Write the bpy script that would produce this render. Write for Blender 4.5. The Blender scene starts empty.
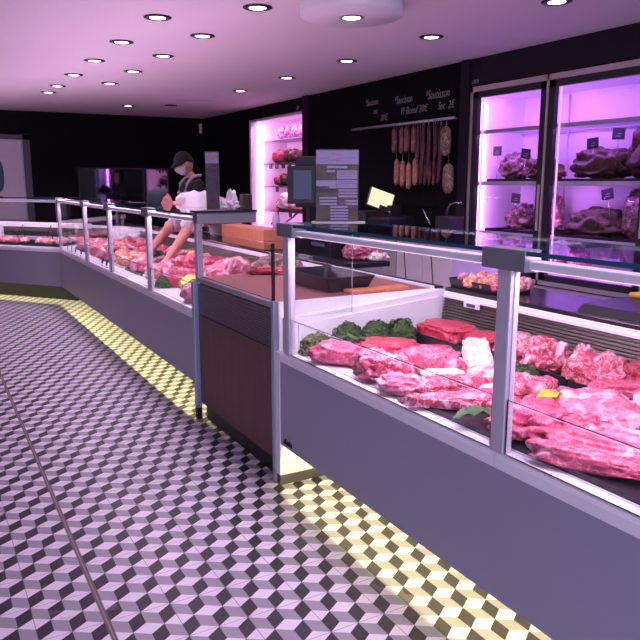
import bpy, bmesh, math, random
from mathutils import Vector, Matrix, noise
PI = math.pi
R = math.radians
C = bpy.context.scene.collection
scn = bpy.context.scene

# ------------------------------------------------------------------ materials
def newmat(name):
    m = bpy.data.materials.new(name); m.use_nodes = True
    nt = m.node_tree; nt.nodes.clear()
    out = nt.nodes.new('ShaderNodeOutputMaterial')
    return m, nt, out

def L(nt, a, b): nt.links.new(a, b)

def mth(nt, op, a, b=None, c=None):
    n = nt.nodes.new('ShaderNodeMath'); n.operation = op
    for i, v in enumerate((a, b, c)):
        if v is None: continue
        if isinstance(v, (int, float)): n.inputs[i].default_value = v
        else: nt.links.new(v, n.inputs[i])
    return n.outputs[0]

def mixc(nt, f, a, b):
    n = nt.nodes.new('ShaderNodeMix'); n.data_type = 'RGBA'
    if isinstance(f, (int, float)): n.inputs[0].default_value = f
    else: nt.links.new(f, n.inputs[0])
    for i, v in ((6, a), (7, b)):
        if isinstance(v, tuple): n.inputs[i].default_value = (*v[:3], 1)
        else: nt.links.new(v, n.inputs[i])
    return n.outputs[2]

def simple(name, col, rough=.5, metal=0, var=.06, scale=12, spec=.5, bump=0, stretch=(1, 1, 1)):
    m, nt, out = newmat(name)
    b = nt.nodes.new('ShaderNodeBsdfPrincipled')
    b.inputs['Roughness'].default_value = rough
    b.inputs['Metallic'].default_value = metal
    b.inputs['Specular IOR Level'].default_value = spec
    tc = nt.nodes.new('ShaderNodeTexCoord'); mp = nt.nodes.new('ShaderNodeMapping')
    mp.inputs['Scale'].default_value = stretch
    L(nt, tc.outputs['Object'], mp.inputs[0])
    no = nt.nodes.new('ShaderNodeTexNoise'); no.inputs['Scale'].default_value = scale
    no.inputs['Detail'].default_value = 3
    L(nt, mp.outputs[0], no.inputs['Vector'])
    lo = tuple(c * (1 - var * 2) for c in col); hi = tuple(min(1, c * (1 + var * 2)) for c in col)
    L(nt, mixc(nt, no.outputs[0], lo, hi), b.inputs['Base Color'])
    if bump:
        bp = nt.nodes.new('ShaderNodeBump'); bp.inputs['Strength'].default_value = bump
        bp.inputs['Distance'].default_value = .01
        L(nt, no.outputs[0], bp.inputs['Height']); L(nt, bp.outputs[0], b.inputs['Normal'])
    L(nt, b.outputs[0], out.inputs[0])
    return m

def emit(name, col, s):
    m, nt, out = newmat(name)
    e = nt.nodes.new('ShaderNodeEmission'); e.inputs[0].default_value = (*col, 1); e.inputs[1].default_value = s
    L(nt, e.outputs[0], out.inputs[0]); return m

def glassmat(name, tint=(.93, .95, .97), refl=.9, ior=1.45):
    m, nt, out = newmat(name)
    t = nt.nodes.new('ShaderNodeBsdfTransparent'); t.inputs[0].default_value = (*tint, 1)
    g = nt.nodes.new('ShaderNodeBsdfGlossy'); g.inputs['Roughness'].default_value = .02
    g.inputs[0].default_value = (refl, refl, refl, 1)
    f = nt.nodes.new('ShaderNodeFresnel'); f.inputs[0].default_value = ior
    geo = nt.nodes.new('ShaderNodeNewGeometry')
    fac = mth(nt, 'MULTIPLY', f.outputs[0], mth(nt, 'SUBTRACT', 1, geo.outputs['Backfacing']))
    mx = nt.nodes.new('ShaderNodeMixShader')
    L(nt, fac, mx.inputs[0]); L(nt, t.outputs[0], mx.inputs[1]); L(nt, g.outputs[0], mx.inputs[2])
    L(nt, mx.outputs[0], out.inputs[0]); return m

def meatmat(name, lean, fat, scale=9, fatamt=.45, vein=.5, rough=.34, stretch=(1, 1, 1), warp=1.2):
    m, nt, out = newmat(name)
    b = nt.nodes.new('ShaderNodeBsdfPrincipled')
    b.inputs['Roughness'].default_value = rough
    tc = nt.nodes.new('ShaderNodeTexCoord'); mp = nt.nodes.new('ShaderNodeMapping')
    mp.inputs['Scale'].default_value = stretch
    oi = nt.nodes.new('ShaderNodeObjectInfo')
    cmb = nt.nodes.new('ShaderNodeCombineXYZ')
    L(nt, mth(nt, 'MULTIPLY', oi.outputs['Random'], 37.0), cmb.inputs[0])
    L(nt, mth(nt, 'MULTIPLY', oi.outputs['Random'], 91.0), cmb.inputs[1])
    L(nt, cmb.outputs[0], mp.inputs['Location'])
    L(nt, tc.outputs['Object'], mp.inputs[0])
    n1 = nt.nodes.new('ShaderNodeTexNoise'); n1.inputs['Scale'].default_value = scale
    n1.inputs['Detail'].default_value = 4; n1.inputs['Distortion'].default_value = warp
    n2 = nt.nodes.new('ShaderNodeTexNoise'); n2.inputs['Scale'].default_value = scale * 1.9
    n2.inputs['Detail'].default_value = 5; n2.inputs['Distortion'].default_value = warp * 1.4
    n3 = nt.nodes.new('ShaderNodeTexNoise'); n3.inputs['Scale'].default_value = scale * 6
    for n in (n1, n2, n3): L(nt, mp.outputs[0], n.inputs['Vector'])
    patch = mth(nt, 'MULTIPLY', mth(nt, 'SUBTRACT', n1.outputs[0], 1 - fatamt), 9); patch = mth(nt, 'MINIMUM', mth(nt, 'MAXIMUM', patch, 0), 1)
    rid = mth(nt, 'SUBTRACT', 1, mth(nt, 'MULTIPLY', mth(nt, 'ABSOLUTE', mth(nt, 'SUBTRACT', n2.outputs[0], .5)), 26))
    rid = mth(nt, 'MULTIPLY', mth(nt, 'MAXIMUM', rid, 0), vein)
    f = mth(nt, 'MINIMUM', mth(nt, 'ADD', patch, rid), 1)
    dark = tuple(c * .62 for c in lean)
    leanc = mixc(nt, mth(nt, 'MINIMUM', mth(nt, 'MAXIMUM', mth(nt, 'MULTIPLY', mth(nt, 'SUBTRACT', n3.outputs[0], .35), 3), 0), 1), dark, lean)
    L(nt, mixc(nt, f, leanc, fat), b.inputs['Base Color'])
    bp = nt.nodes.new('ShaderNodeBump'); bp.inputs['Strength'].default_value = .4; bp.inputs['Distance'].default_value = .003
    L(nt, mth(nt, 'ADD', n2.outputs[0], mth(nt, 'MULTIPLY', n3.outputs[0], .4)), bp.inputs['Height']); L(nt, bp.outputs[0], b.inputs['Normal'])
    L(nt, b.outputs[0], out.inputs[0]); return m

def floormat():
    m, nt, out = newmat('cube_pattern_tiles')
    b = nt.nodes.new('ShaderNodeBsdfPrincipled')
    g = nt.nodes.new('ShaderNodeNewGeometry'); s = nt.nodes.new('ShaderNodeSeparateXYZ')
    L(nt, g.outputs['Position'], s.inputs[0]); X, Y = s.outputs[0], s.outputs[1]
    M = lambda *a: mth(nt, *a)
    right = M('GREATER_THAN', X, .408)
    Xs = M('SUBTRACT', X, M('MULTIPLY', right, .017))
    u = M('DIVIDE', M('SUBTRACT', Xs, .3995), .1)
    v = M('DIVIDE', M('SUBTRACT', Y, .1545), .2)
    fu = M('FLOORED_MODULO', u, 1.0); w = M('FLOORED_MODULO', v, 1.0)
    tri = M('DIVIDE', M('SUBTRACT', 1, M('ABSOLUTE', M('SUBTRACT', 1, M('MULTIPLY', fu, 2)))), 6)
    left = M('LESS_THAN', fu, .5); nleft = M('SUBTRACT', 1, left)
    b1 = M('MULTIPLY', M('GREATER_THAN', w, tri), M('LESS_THAN', w, M('ADD', tri, 1/3)))
    b2 = M('MULTIPLY', M('GREATER_THAN', w, M('SUBTRACT', 2/3, tri)), M('LESS_THAN', w, M('SUBTRACT', 1, tri)))
    dark = M('ADD', M('MULTIPLY', b1, left), M('MULTIPLY', b2, nleft))
    mid = M('ADD', M('MULTIPLY', b1, nleft), M('MULTIPLY', b2, left))
    no = nt.nodes.new('ShaderNodeTexNoise'); no.inputs['Scale'].default_value = 2.5; no.inputs['Detail'].default_value = 5
    L(nt, g.outputs['Position'], no.inputs['Vector'])
    c = mixc(nt, mid, (.68, .65, .74), (.29, .275, .33))
    c = mixc(nt, dark, c, (.030, .024, .034))
    # joints
    fx = M('FLOORED_MODULO', M('ADD', M('MULTIPLY', u, .5), .5), 1.0); jx = M('LESS_THAN', M('ABSOLUTE', M('SUBTRACT', fx, .5)), .007)
    fy = M('FLOORED_MODULO', M('ADD', v, .5), 1.0); jy = M('LESS_THAN', M('ABSOLUTE', M('SUBTRACT', fy, .5)), .006)
    j = M('MAXIMUM', jx, jy)
    c = mixc(nt, M('MULTIPLY', j, .75), c, (.10, .08, .09))
    c = mixc(nt, M('MULTIPLY', M('GREATER_THAN', no.outputs[0], .66), .25), c, (.25, .22, .22))
    gr = M('LESS_THAN', M('ABSOLUTE', M('SUBTRACT', X, .408)), .0075)
    c = mixc(nt, gr, c, (.10, .085, .075))
    gr2 = M('LESS_THAN', M('ABSOLUTE', M('SUBTRACT', X, .408)), .003)
    c = mixc(nt, gr2, c, (.22, .19, .17))
    L(nt, c, b.inputs['Base Color'])
    L(nt, M('ADD', .30, M('MULTIPLY', no.outputs[0], .25)), b.inputs['Roughness'])
    b.inputs['Specular IOR Level'].default_value = .35
    bp = nt.nodes.new('ShaderNodeBump'); bp.inputs['Strength'].default_value = .3; bp.inputs['Distance'].default_value = .002
    L(nt, M('SUBTRACT', 1, M('MAXIMUM', j, gr)), bp.inputs['Height']); L(nt, bp.outputs[0], b.inputs['Normal'])
    L(nt, b.outputs[0], out.inputs[0]); return m

M = {}
M['floor'] = floormat()
M['ceiling'] = simple('ceiling_paint', (.76, .68, .70), .8, var=.02, scale=1)
M['black_wall'] = simple('black_wall_paint', (.0045, .0035, .006), .7, var=.1, scale=3, spec=.15)
M['pillar'] = simple('dark_pillar_paint', (.016, .011, .020), .6, spec=.2, var=.08, scale=3)
M['board'] = simple('chalkboard', (.005, .004, .0065), .8, var=.2, scale=5, spec=.12)
M['chalk'] = simple('chalk', (.30, .27, .30), .9, var=.3, scale=80)
M['plain_wall'] = simple('plaster', (.45, .42, .45), .8, var=.03)
M['panel'] = simple('grey_lacquer_panel', (.33, .33, .42), .38, var=.015, scale=2)
M['white'] = simple('white_lacquer', (.85, .83, .85), .35, var=.01)
M['deck'] = simple('white_deck', (.72, .70, .74), .4, var=.03)
M['rail'] = simple('brushed_aluminium', (.62, .60, .66), .32, metal=.75, var=.04, scale=60, stretch=(1, .03, 1))
M['rail_white'] = simple('pale_rail', (.90, .88, .94), .3, var=.02)
M['bracket'] = simple('grey_bracket', (.23, .24, .27), .4, metal=.2, var=.02)
M['post'] = simple('satin_post', (.55, .52, .62), .4, metal=.05, var=.03)
M['dark_metal'] = simple('dark_metal', (.04, .038, .045), .4, metal=.3)
M['black'] = simple('black_plastic', (.012, .011, .014), .4)
M['black_gloss'] = simple('black_gloss_worktop', (.02, .018, .026), .18, var=.1)
M['grille'] = simple('bronze_grille', (.12, .10, .09), .4, metal=.4)
M['blueprof'] = simple('bluish_profile', (.34, .42, .55), .3, metal=.4, var=.02)
M['wood'] = simple('walnut_panel', (.115, .048, .036), .45, var=.22, scale=5, stretch=(1, 7, .5))
M['board_wood'] = simple('red_brown_cutting_board', (.27, .095, .085), .5, var=.2, scale=14, stretch=(1, 4, 1))
M['block'] = simple('end_grain_block', (.45, .17, .09), .5, var=.14, scale=18)
M['vent'] = simple('steel_vent', (.16, .15, .15), .3, metal=.7, var=.1)
M['glass'] = glassmat('clear_glass')
M['glass_top'] = glassmat('top_glass', (.80, .88, .92), .95, 1.6)
M['edge'] = simple('glass_edge', (.02, .10, .16), .15, var=.02)
M['edge_light'] = simple('pale_glass_edge', (.45, .42, .50), .2, var=.02)
M['edge_dark'] = simple('dark_glass_edge', (.015, .02, .025), .2)
M['coldglass'] = glassmat('door_glass', (.95, .95, .97), .35, 1.3)
M['acrylic'] = glassmat('acrylic', (.95, .95, .97), .25, 1.25)
M['mirror'] = simple('dark_mirror', (.30, .28, .34), .04, metal=1, var=.01)
M['led_yellow'] = emit('yellow_led', (1, .86, .35), 6)
M['led_pink'] = emit('pink_led', (.95, .45, 1), 1.4)
M['led_white'] = emit('downlight_glow', (1, .86, 1), 9)
M['led_case'] = emit('case_led', (1, .72, .92), 1.6)
M['interior'] = simple('cold_room_lining', (.80, .74, .80), .4, var=.02)
M['shelf'] = simple('wire_shelf_metal', (.55, .48, .62), .4, metal=.2)
M['alu_warm'] = simple('warm_aluminium', (.55, .48, .48), .35, metal=.6, var=.05)
M['pork'] = meatmat('pork', (.74, .10, .21), (.92, .46, .56), 11, .42, .5)
M['pork2'] = meatmat('pale_pork', (.80, .20, .33), (.93, .54, .64), 9, .5, .5)
M['marbled'] = meatmat('marbled_pork', (.66, .075, .15), (.93, .58, .66), 12, .47, .8)
M['beef'] = meatmat('beef', (.60, .035, .085), (.82, .32, .38), 12, .30, .35)
M['darkbeef'] = meatmat('dark_beef', (.42, .03, .07), (.75, .36, .38), 28, .32, .5)
M['fat'] = meatmat('white_fat', (.90, .70, .70), (.97, .88, .86), 14, .55, .2)
M['ham'] = meatmat('smooth_pink_ham', (.82, .28, .46), (.86, .38, .55), 8, .4, .1)
M['aged'] = meatmat('aged_beef', (.07, .022, .018), (.28, .15, .08), 14, .42, .6, .5)
M['aged_pale'] = meatmat('aged_loin', (.15, .045, .05), (.42, .26, .26), 18, .48, .8, .5)
M['sausage'] = meatmat('dry_sausage', (.33, .10, .09), (.46, .20, .17), 16, .45, .3, .6)
M['sausage_tan'] = meatmat('tan_sausage', (.50, .20, .14), (.60, .32, .24), 30, .45, .3, .6)
M['sausage_dark'] = meatmat('dark_sausage', (.13, .035, .045), (.26, .10, .10), 16, .4, .3, .6)
M['salami'] = meatmat('netted_salami', (.16, .09, .05), (.42, .30, .20), 30, .5, .9, .7)
M['orange'] = meatmat('orange_cut', (.85, .26, .16), (.95, .6, .45), 26, .5, .3)
M['parsley'] = simple('parsley_leaf', (.045, .095, .022), .6, var=.48, scale=70)
M['parsley_light'] = simple('light_parsley', (.14, .19, .06), .6, var=.3, scale=40)
M['leaf'] = simple('long_leaf', (.05, .13, .04), .5, var=.3, scale=20)
M['lettuce'] = simple('lettuce', (.62, .62, .12), .5, var=.25, scale=20)
M['yellow'] = simple('yellow_skin', (.85, .48, .06), .4, var=.15, scale=12)
M['tray'] = simple('black_tray', (.018, .015, .022), .35, var=.1)
M['skin'] = simple('skin', (.62, .26, .22), .5, var=.08, scale=9)
M['hair'] = simple('dark_hair', (.02, .014, .012), .7, var=.3, scale=60)
M['coat'] = simple('white_coat', (.60, .54, .62), .8, var=.06, scale=8, bump=.3)
M['black_cloth'] = simple('black_cloth', (.012, .012, .016), .9, var=.2, scale=12)
M['navy_cap'] = simple('navy_cap', (.015, .020, .032), .8, var=.2, scale=12)
M['mask'] = simple('mask_fabric', (.62, .55, .66), .8)
M['strap'] = simple('grey_strap', (.36, .33, .36), .7)
M['paper'] = simple('printed_sheet', (.33, .28, .46), .6, var=.04)
M['print_dark'] = simple('print_dark', (.05, .04, .04), .6, var=.3, scale=25)
M['print_olive'] = simple('print_olive', (.085, .07, .05), .6, var=.6, scale=30)
M['print_red'] = simple('print_red', (.55, .08, .16), .6)
M['ink'] = simple('ink', (.09, .07, .14), .7)
M['screen'] = emit('display_screen', (.20, .20, .42), .35)
M['screen_warm'] = emit('lit_scale_screen', (1, .93, .62), 1.0)
M['plastic_bag'] = simple('white_plastic', (.62, .56, .66), .4, var=.1, scale=20)
M['cab_white'] = simple('cabinet_white', (.84, .76, .76), .5, var=.02)
M['cab_grey'] = simple('cabinet_grey', (.50, .48, .43), .5, var=.02)
M['groove'] = simple('drawer_groove', (.06, .045, .05), .6)
M['door_grey'] = simple('door_paint', (.72, .66, .70), .5, var=.03)
M['door_frame'] = simple('door_frame_paint', (.10, .09, .11), .5)
M['teal'] = simple('teal_glass', (.02, .08, .10), .1)
M['tagcard'] = simple('black_price_card', (.012, .010, .02), .5)
M['chrome'] = simple('chrome', (.7, .7, .72), .12, metal=1, var=.02)
M['red'] = simple('red_plastic', (.75, .05, .04), .5)
M['pale_net'] = meatmat('netted_wrap', (.16, .05, .16), (.75, .50, .72), 22, .5, .9)

# ------------------------------------------------------------------ mesh helpers
class MB:
    def __init__(s): s.bm = bmesh.new(); s.mi = 0
    def _f(s, vs, mi=None):
        try:
            f = s.bm.faces.new(vs); f.material_index = s.mi if mi is None else mi; return f
        except ValueError: return None
    def box(s, x0, x1, y0, y1, z0, z1, bev=0, mat=None):
        b = bmesh.new(); bmesh.ops.create_cube(b, size=1)
        for v in b.verts:
            v.co = Vector(((x0 + x1) / 2 + v.co.x * (x1 - x0), (y0 + y1) / 2 + v.co.y * (y1 - y0), (z0 + z1) / 2 + v.co.z * (z1 - z0)))
        if bev: bmesh.ops.bevel(b, geom=list(b.edges), offset=bev, segments=2, affect='EDGES', profile=.6)
        if mat is not None: b.transform(mat)
        s._merge(b); return s
    def _merge(s, b):
        mp = {v: s.bm.verts.new(v.co) for v in b.verts}
        for f in b.faces:
            nf = s._f([mp[v] for v in f.verts])
            if nf: nf.smooth = f.smooth
        b.free()
    def prism(s, poly, axis, a0, a1):
        # poly list of 2D points; axis 'y': (x,z) extruded along y; 'x': (y,z); 'z': (x,y)
        def P(p, a):
            if axis == 'y': return (p[0], a, p[1])
            if axis == 'x': return (a, p[0], p[1])
            return (p[0], p[1], a)
        A = [s.bm.verts.new(P(p, a0)) for p in poly]; B = [s.bm.verts.new(P(p, a1)) for p in poly]
        s._f(A); s._f(B[::-1]); n = len(poly)
        for i in range(n): s._f([A[i], B[i], B[(i + 1) % n], A[(i + 1) % n]])
        return s
    def tube(s, pts, r, n=10, caps=True):
        pts = [Vector(p) for p in pts]
        rs = r if isinstance(r, (list, tuple)) else [r] * len(pts)
        rings = []
        for i, p in enumerate(pts):
            d = (pts[min(i + 1, len(pts) - 1)] - pts[max(i - 1, 0)]).normalized()
            up = Vector((0, 0, 1)) if abs(d.z) < .9 else Vector((1, 0, 0))
            a = d.cross(up).normalized(); b = d.cross(a)
            rings.append([s.bm.verts.new(p + (a * math.cos(2 * PI * k / n) + b * math.sin(2 * PI * k / n)) * rs[i]) for k in range(n)])
        for i in range(len(rings) - 1):
            for k in range(n):
                f = s._f([rings[i][k], rings[i][(k + 1) % n], rings[i + 1][(k + 1) % n], rings[i + 1][k]])
                if f: f.smooth = True
        if caps: s._f(rings[0][::-1]); s._f(rings[-1])
        return s
    def lathe(s, prof, cx=0, cy=0, n=32, smooth=True):
        rings = [[s.bm.verts.new((cx + r * math.cos(2 * PI * k / n), cy + r * math.sin(2 * PI * k / n), z)) for k in range(n)] for r, z in prof]
        for i in range(len(rings) - 1):
            for k in range(n):
                f = s._f([rings[i][k], rings[i][(k + 1) % n], rings[i + 1][(k + 1) % n], rings[i + 1][k]])
                if f: f.smooth = smooth
        s._f(rings[0][::-1]); s._f(rings[-1]); return s
    def build(s, name, mats, parent=None, world=None):
        bmesh.ops.remove_doubles(s.bm, verts=s.bm.verts, dist=1e-6)
        bmesh.ops.recalc_face_normals(s.bm, faces=s.bm.faces)
        if world is not None:
            s.bm.transform(Matrix.Translation(-Vector(world)))
        me = bpy.data.meshes.new(name); s.bm.to_mesh(me); s.bm.free()
        if not isinstance(mats, (list, tuple)): mats = [mats]
        for m in mats: me.materials.append(M[m] if isinstance(m, str) else m)
        o = bpy.data.objects.new(name, me); C.objects.link(o)
        if parent is not None: o.parent = parent
        if world is not None and parent is None: o.location = world
        return o

def tag(o, label=None, cat=None, group=None, kind=None):
    if label: o['label'] = label
    if cat: o['category'] = cat
    if group: o['group'] = group
    if kind: o['kind'] = kind
    return o
def empty(name, loc, label, cat, group=None, rz=0):
    o = bpy.data.objects.new(name, None); C.objects.link(o); o.location = loc; o.rotation_euler = (0, 0, rz)
    o.empty_display_size = .1
    return tag(o, label, cat, group)
def copy_tree(o, parent=None):
    c = o.copy(); C.objects.link(c); c.parent = parent
    for ch in list(o.children): copy_tree(ch, c)
    return c
def struct(o): o['kind'] = 'structure'; return o
def bx(*a, **k): return MB().box(*a, **k)

def area(name, loc, rot, sx, sy, power, col, spread=180):
    l = bpy.data.lights.new(name, 'AREA'); l.shape = 'RECTANGLE'; l.size = sx; l.size_y = sy; l.energy = power; l.color = col
    l.spread = R(spread)
    o = bpy.data.objects.new(name, l); C.objects.link(o); o.location = loc; o.rotation_euler = rot; return o

# ------------------------------------------------------------------ the setting
H = 2.49; WX = 4.5; WY = 12.3
struct(bx(-3, 5.2, -3, 12.5, -.1, 0).build('floor', 'floor'))
struct(bx(-3, 5.2, -3, 12.5, H, H + .1).build('ceiling', 'ceiling'))
struct(bx(1.61, 5.2, WY, WY + .15, 0, H).box(-3, 1.61, WY + .02, WY + .17, 2.13, H).box(-3, .60, WY + .02, WY + .17, 0, 2.13).build('wall_back', 'black_wall'))
w = MB()
CY0, CY1, CZ0, CZ1 = 3.30, 5.25, .555, 2.245
PY0, PY1, PZ0, PZ1 = 8.50, 10.30, .70, 2.315
w.box(WX, 5.2, -3, CY0, 0, H).box(WX, 5.2, CY0, CY1, 0, CZ0).box(WX, 5.2, CY0, CY1, CZ1, H)
w.box(WX, 5.2, CY1, PY0, 0, H).box(WX, 5.2, PY0, PY1, 0, PZ0).box(WX, 5.2, PY0, PY1, PZ1, H).box(WX, 5.2, PY1, WY + .15, 0, H)
struct(w.build('wall_right', 'black_wall'))
struct(bx(-3.1, -3, -3, 12.5, 0, H).build('wall_left', 'plain_wall'))
struct(MB().box(-3, -2.4, -3.1, -3, 0, H).box(2.4, 5.2, -3.1, -3, 0, H).box(-2.4, 2.4, -3.1, -3, 0, .4).box(-2.4, 2.4, -3.1, -3, 2.3, H).build('wall_front', 'plain_wall'))
added_win = struct(MB().box(-2.4, 2.4, -3.06, -3.04, .4, 2.3).build('added_window_1', 'glass'))  # unseen window, added behind the camera to go with the fill daylight
struct(bx(-2.4, -2.34, -3.1, -3, .4, 2.3).box(2.34, 2.4, -3.1, -3, .4, 2.3).box(-.03, .03, -3.1, -3, .4, 2.3).box(-2.4, 2.4, -3.1, -3, .4, .45).box(-2.4, 2.4, -3.1, -3, 2.25, 2.3).build('added_window_frame', 'dark_metal', added_win))
# pilasters and header beside the chalkboard and cold room
struct(bx(WX - .035, WX, 5.255, 5.37, 0, H).build('trim_1', 'pillar'))
struct(bx(WX - .05, WX, 8.34, 8.49, 0, H).build('trim_2', 'pillar'))
struct(bx(WX - .012, WX, -1, 5.254, CZ1 + .012, H).build('trim_3', 'pillar'))
# door at the far left of the back wall
d = struct(bx(.66, 1.50, WY - .0, WY + .04, 0, 2.05).build('door_1', 'door_grey'))
struct(bx(.60, .66, WY - .04, WY + .06, 0, 2.12).box(1.50, 1.60, WY - .04, WY + .06, 0, 2.12).box(.60, 1.60, WY - .04, WY + .06, 2.05, 2.12).build('door_frame', 'door_frame', d))
m_ = MB()
poly = []
for k in range(32):
    a = 2 * PI * k / 32
    cx = .135 * (abs(math.cos(a)) ** .7) * (1 if math.cos(a) > 0 else -1); cz = .27 * (abs(math.sin(a)) ** .8) * (1 if math.sin(a) > 0 else -1)
    poly.append((1.06 + cx, 1.50 + cz))
m_.prism(poly, 'y', WY - .012, WY + .001)
struct(m_.build('door_porthole', 'teal', d))
struct(bx(1.475, 1.495, WY - .015, WY, .3, 2.03).box(.68, 1.495, WY - .015, WY, 2.02, 2.035).build('door_edge_strip', simple('pale_blue_strip', (.45, .62, .68), .3), d))
# dark mirror / pass-through on back wall
mr = empty('wall_mirror', (3.07, WY, 1.33), 'long dark mirrored panel on the black back wall reflecting the pink cabinet', 'mirror')
bx(2.33, 3.80, WY - .012, WY - .002, 1.02, 1.61).build('mirror_glass', 'mirror', mr, world=(3.07, WY, 1.33))
bx(2.31, 2.33, WY - .02, WY - .001, 1.0, 1.63).box(3.80, 3.825, WY - .02, WY - .001, 1.0, 1.63).box(2.31, 3.825, WY - .02, WY - .001, 1.61, 1.63).box(2.31, 3.825, WY - .02, WY - .001, 1.0, 1.02).build('frame', 'dark_metal', mr, world=(3.07, WY, 1.33))
sn = bx(4.40, 4.45, WY - .05, WY - .001, 2.24, 2.40, bev=.012).build('alarm_sensor', 'cab_white', None, world=(4.42, WY - .02, 2.32)); tag(sn, 'small white alarm sensor high in the far corner', 'sensor')

# ------------------------------------------------------------------ downlights
def downlight(proto=None):
    r_ = bpy.data.objects.new('downlight', None); C.objects.link(r_)
    MB().lathe([(.054, .0), (.092, -.001), (.094, -.006), (.070, -.012), (.053, -.006)], n=28).build('trim_ring', 'black', r_)
    MB().lathe([(.053, -.004), (.054, -.007)], n=24).build('lamp_lens', 'led_white', r_)
    return r_
rows = [(1.517, [4.98, 5.96, 6.96, 7.97, 8.96, 9.62], 'left ceiling row'), (1.992, [4.40, 5.42, 6.42, 7.43, 8.44], 'middle ceiling row'),
        (3.535, [3.37, 4.61, 5.86, 7.09, 8.35], 'row along the chalkboard wall')]
ords = ['nearest', 'second nearest', 'third nearest', 'fourth nearest', 'fifth nearest', 'farthest']
p0 = None
def spot(x, y, power, col=(1, .76, .95), ang=118):
    l = bpy.data.lights.new('downlight_lamp', 'SPOT'); l.energy = power; l.color = col; l.spot_size = R(ang); l.spot_blend = .8; l.shadow_soft_size = .05
    o = bpy.data.objects.new('downlight_lamp', l); C.objects.link(o); o.location = (x, y, H - .02); return o
for x, ys, nm in rows:
    for i, y in enumerate(ys):
        if p0 is None: o = p0 = downlight()
        else: o = copy_tree(p0)
        o.location = (x, y, H)
        od = 'farthest' if i == len(ys) - 1 else ords[i]
        tag(o, f'lit round downlight with black ring, {od} in the {nm}', 'downlight', 'recessed ceiling downlights')
        spot(x, y, 27 if x < 3 else 38)
for y in (3.98, 2.98, 1.98, .98): spot(1.517, y, 27)  # lamps added out of view, continuing both rows to light the near end
for y in (3.4, 2.4, 1.4): spot(1.992, y, 27)
o = copy_tree(p0); o.location = (2.78, 10.74, H); tag(o, 'lone lit downlight near the back wall, off the rows', 'downlight', 'recessed ceiling downlights'); spot(2.78, 10.74, 12)
o = empty('ceiling_vent', (3.30, 10.36, H), 'small dark unlit round fitting in the ceiling near the back corner', 'vent')
MB().lathe([(.02, 0), (.085, -.001), (.085, -.012), (.02, -.014)], n=24).build('vent_ring', 'dark_metal', o)
o = MB().prism([(3.16, 9.66), (3.62, 9.5), (3.64, 9.53), (3.18, 9.69)], 'z', H - .008, H - .0005).build('ceiling_slot', 'alu_warm', None, world=(3.4, 9.6, H)); tag(o, 'thin slot diffuser line in the ceiling near the back corner', 'ceiling slot')

lum = empty('disc_ceiling_light', (2.465, 4.03, H), 'large flat white disc ceiling light with one lamp in its centre', 'ceiling light')
MB().lathe([(.02, -.001), (.318, -.001), (.321, -.008), (.321, -.072), (.316, -.078), (.02, -.082)], n=64).build('disc_housing', 'white', lum)
MB().lathe([(.050, -.081), (.074, -.0815), (.076, -.086), (.066, -.09), (.052, -.084)], n=32).build('trim_ring', 'bracket', lum)
MB().lathe([(.062, -.082), (.064, -.086)], n=28).build('lamp_lens', 'led_white', lum)
s_ = spot(2.465, 4.03, 40); s_.location.z = H - .1

# ------------------------------------------------------------------ counters
NZ = .645
def glass_sheet(x0, x1, y0, y1, z0, z1, name, parent, edge='edge', mat='glass'):
    m = MB().box(x0, x1, y0, y1, z0, z1)
    m.bm.normal_update()
    dims = [x1 - x0, y1 - y0, z1 - z0]; ax = dims.index(min(dims))
    bmesh.ops.recalc_face_normals(m.bm, faces=m.bm.faces)
    for f in m.bm.faces:
        n = f.normal
        if abs(n[ax]) < .5: f.material_index = 1
    return m.build(name, [mat, edge], parent)

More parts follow.
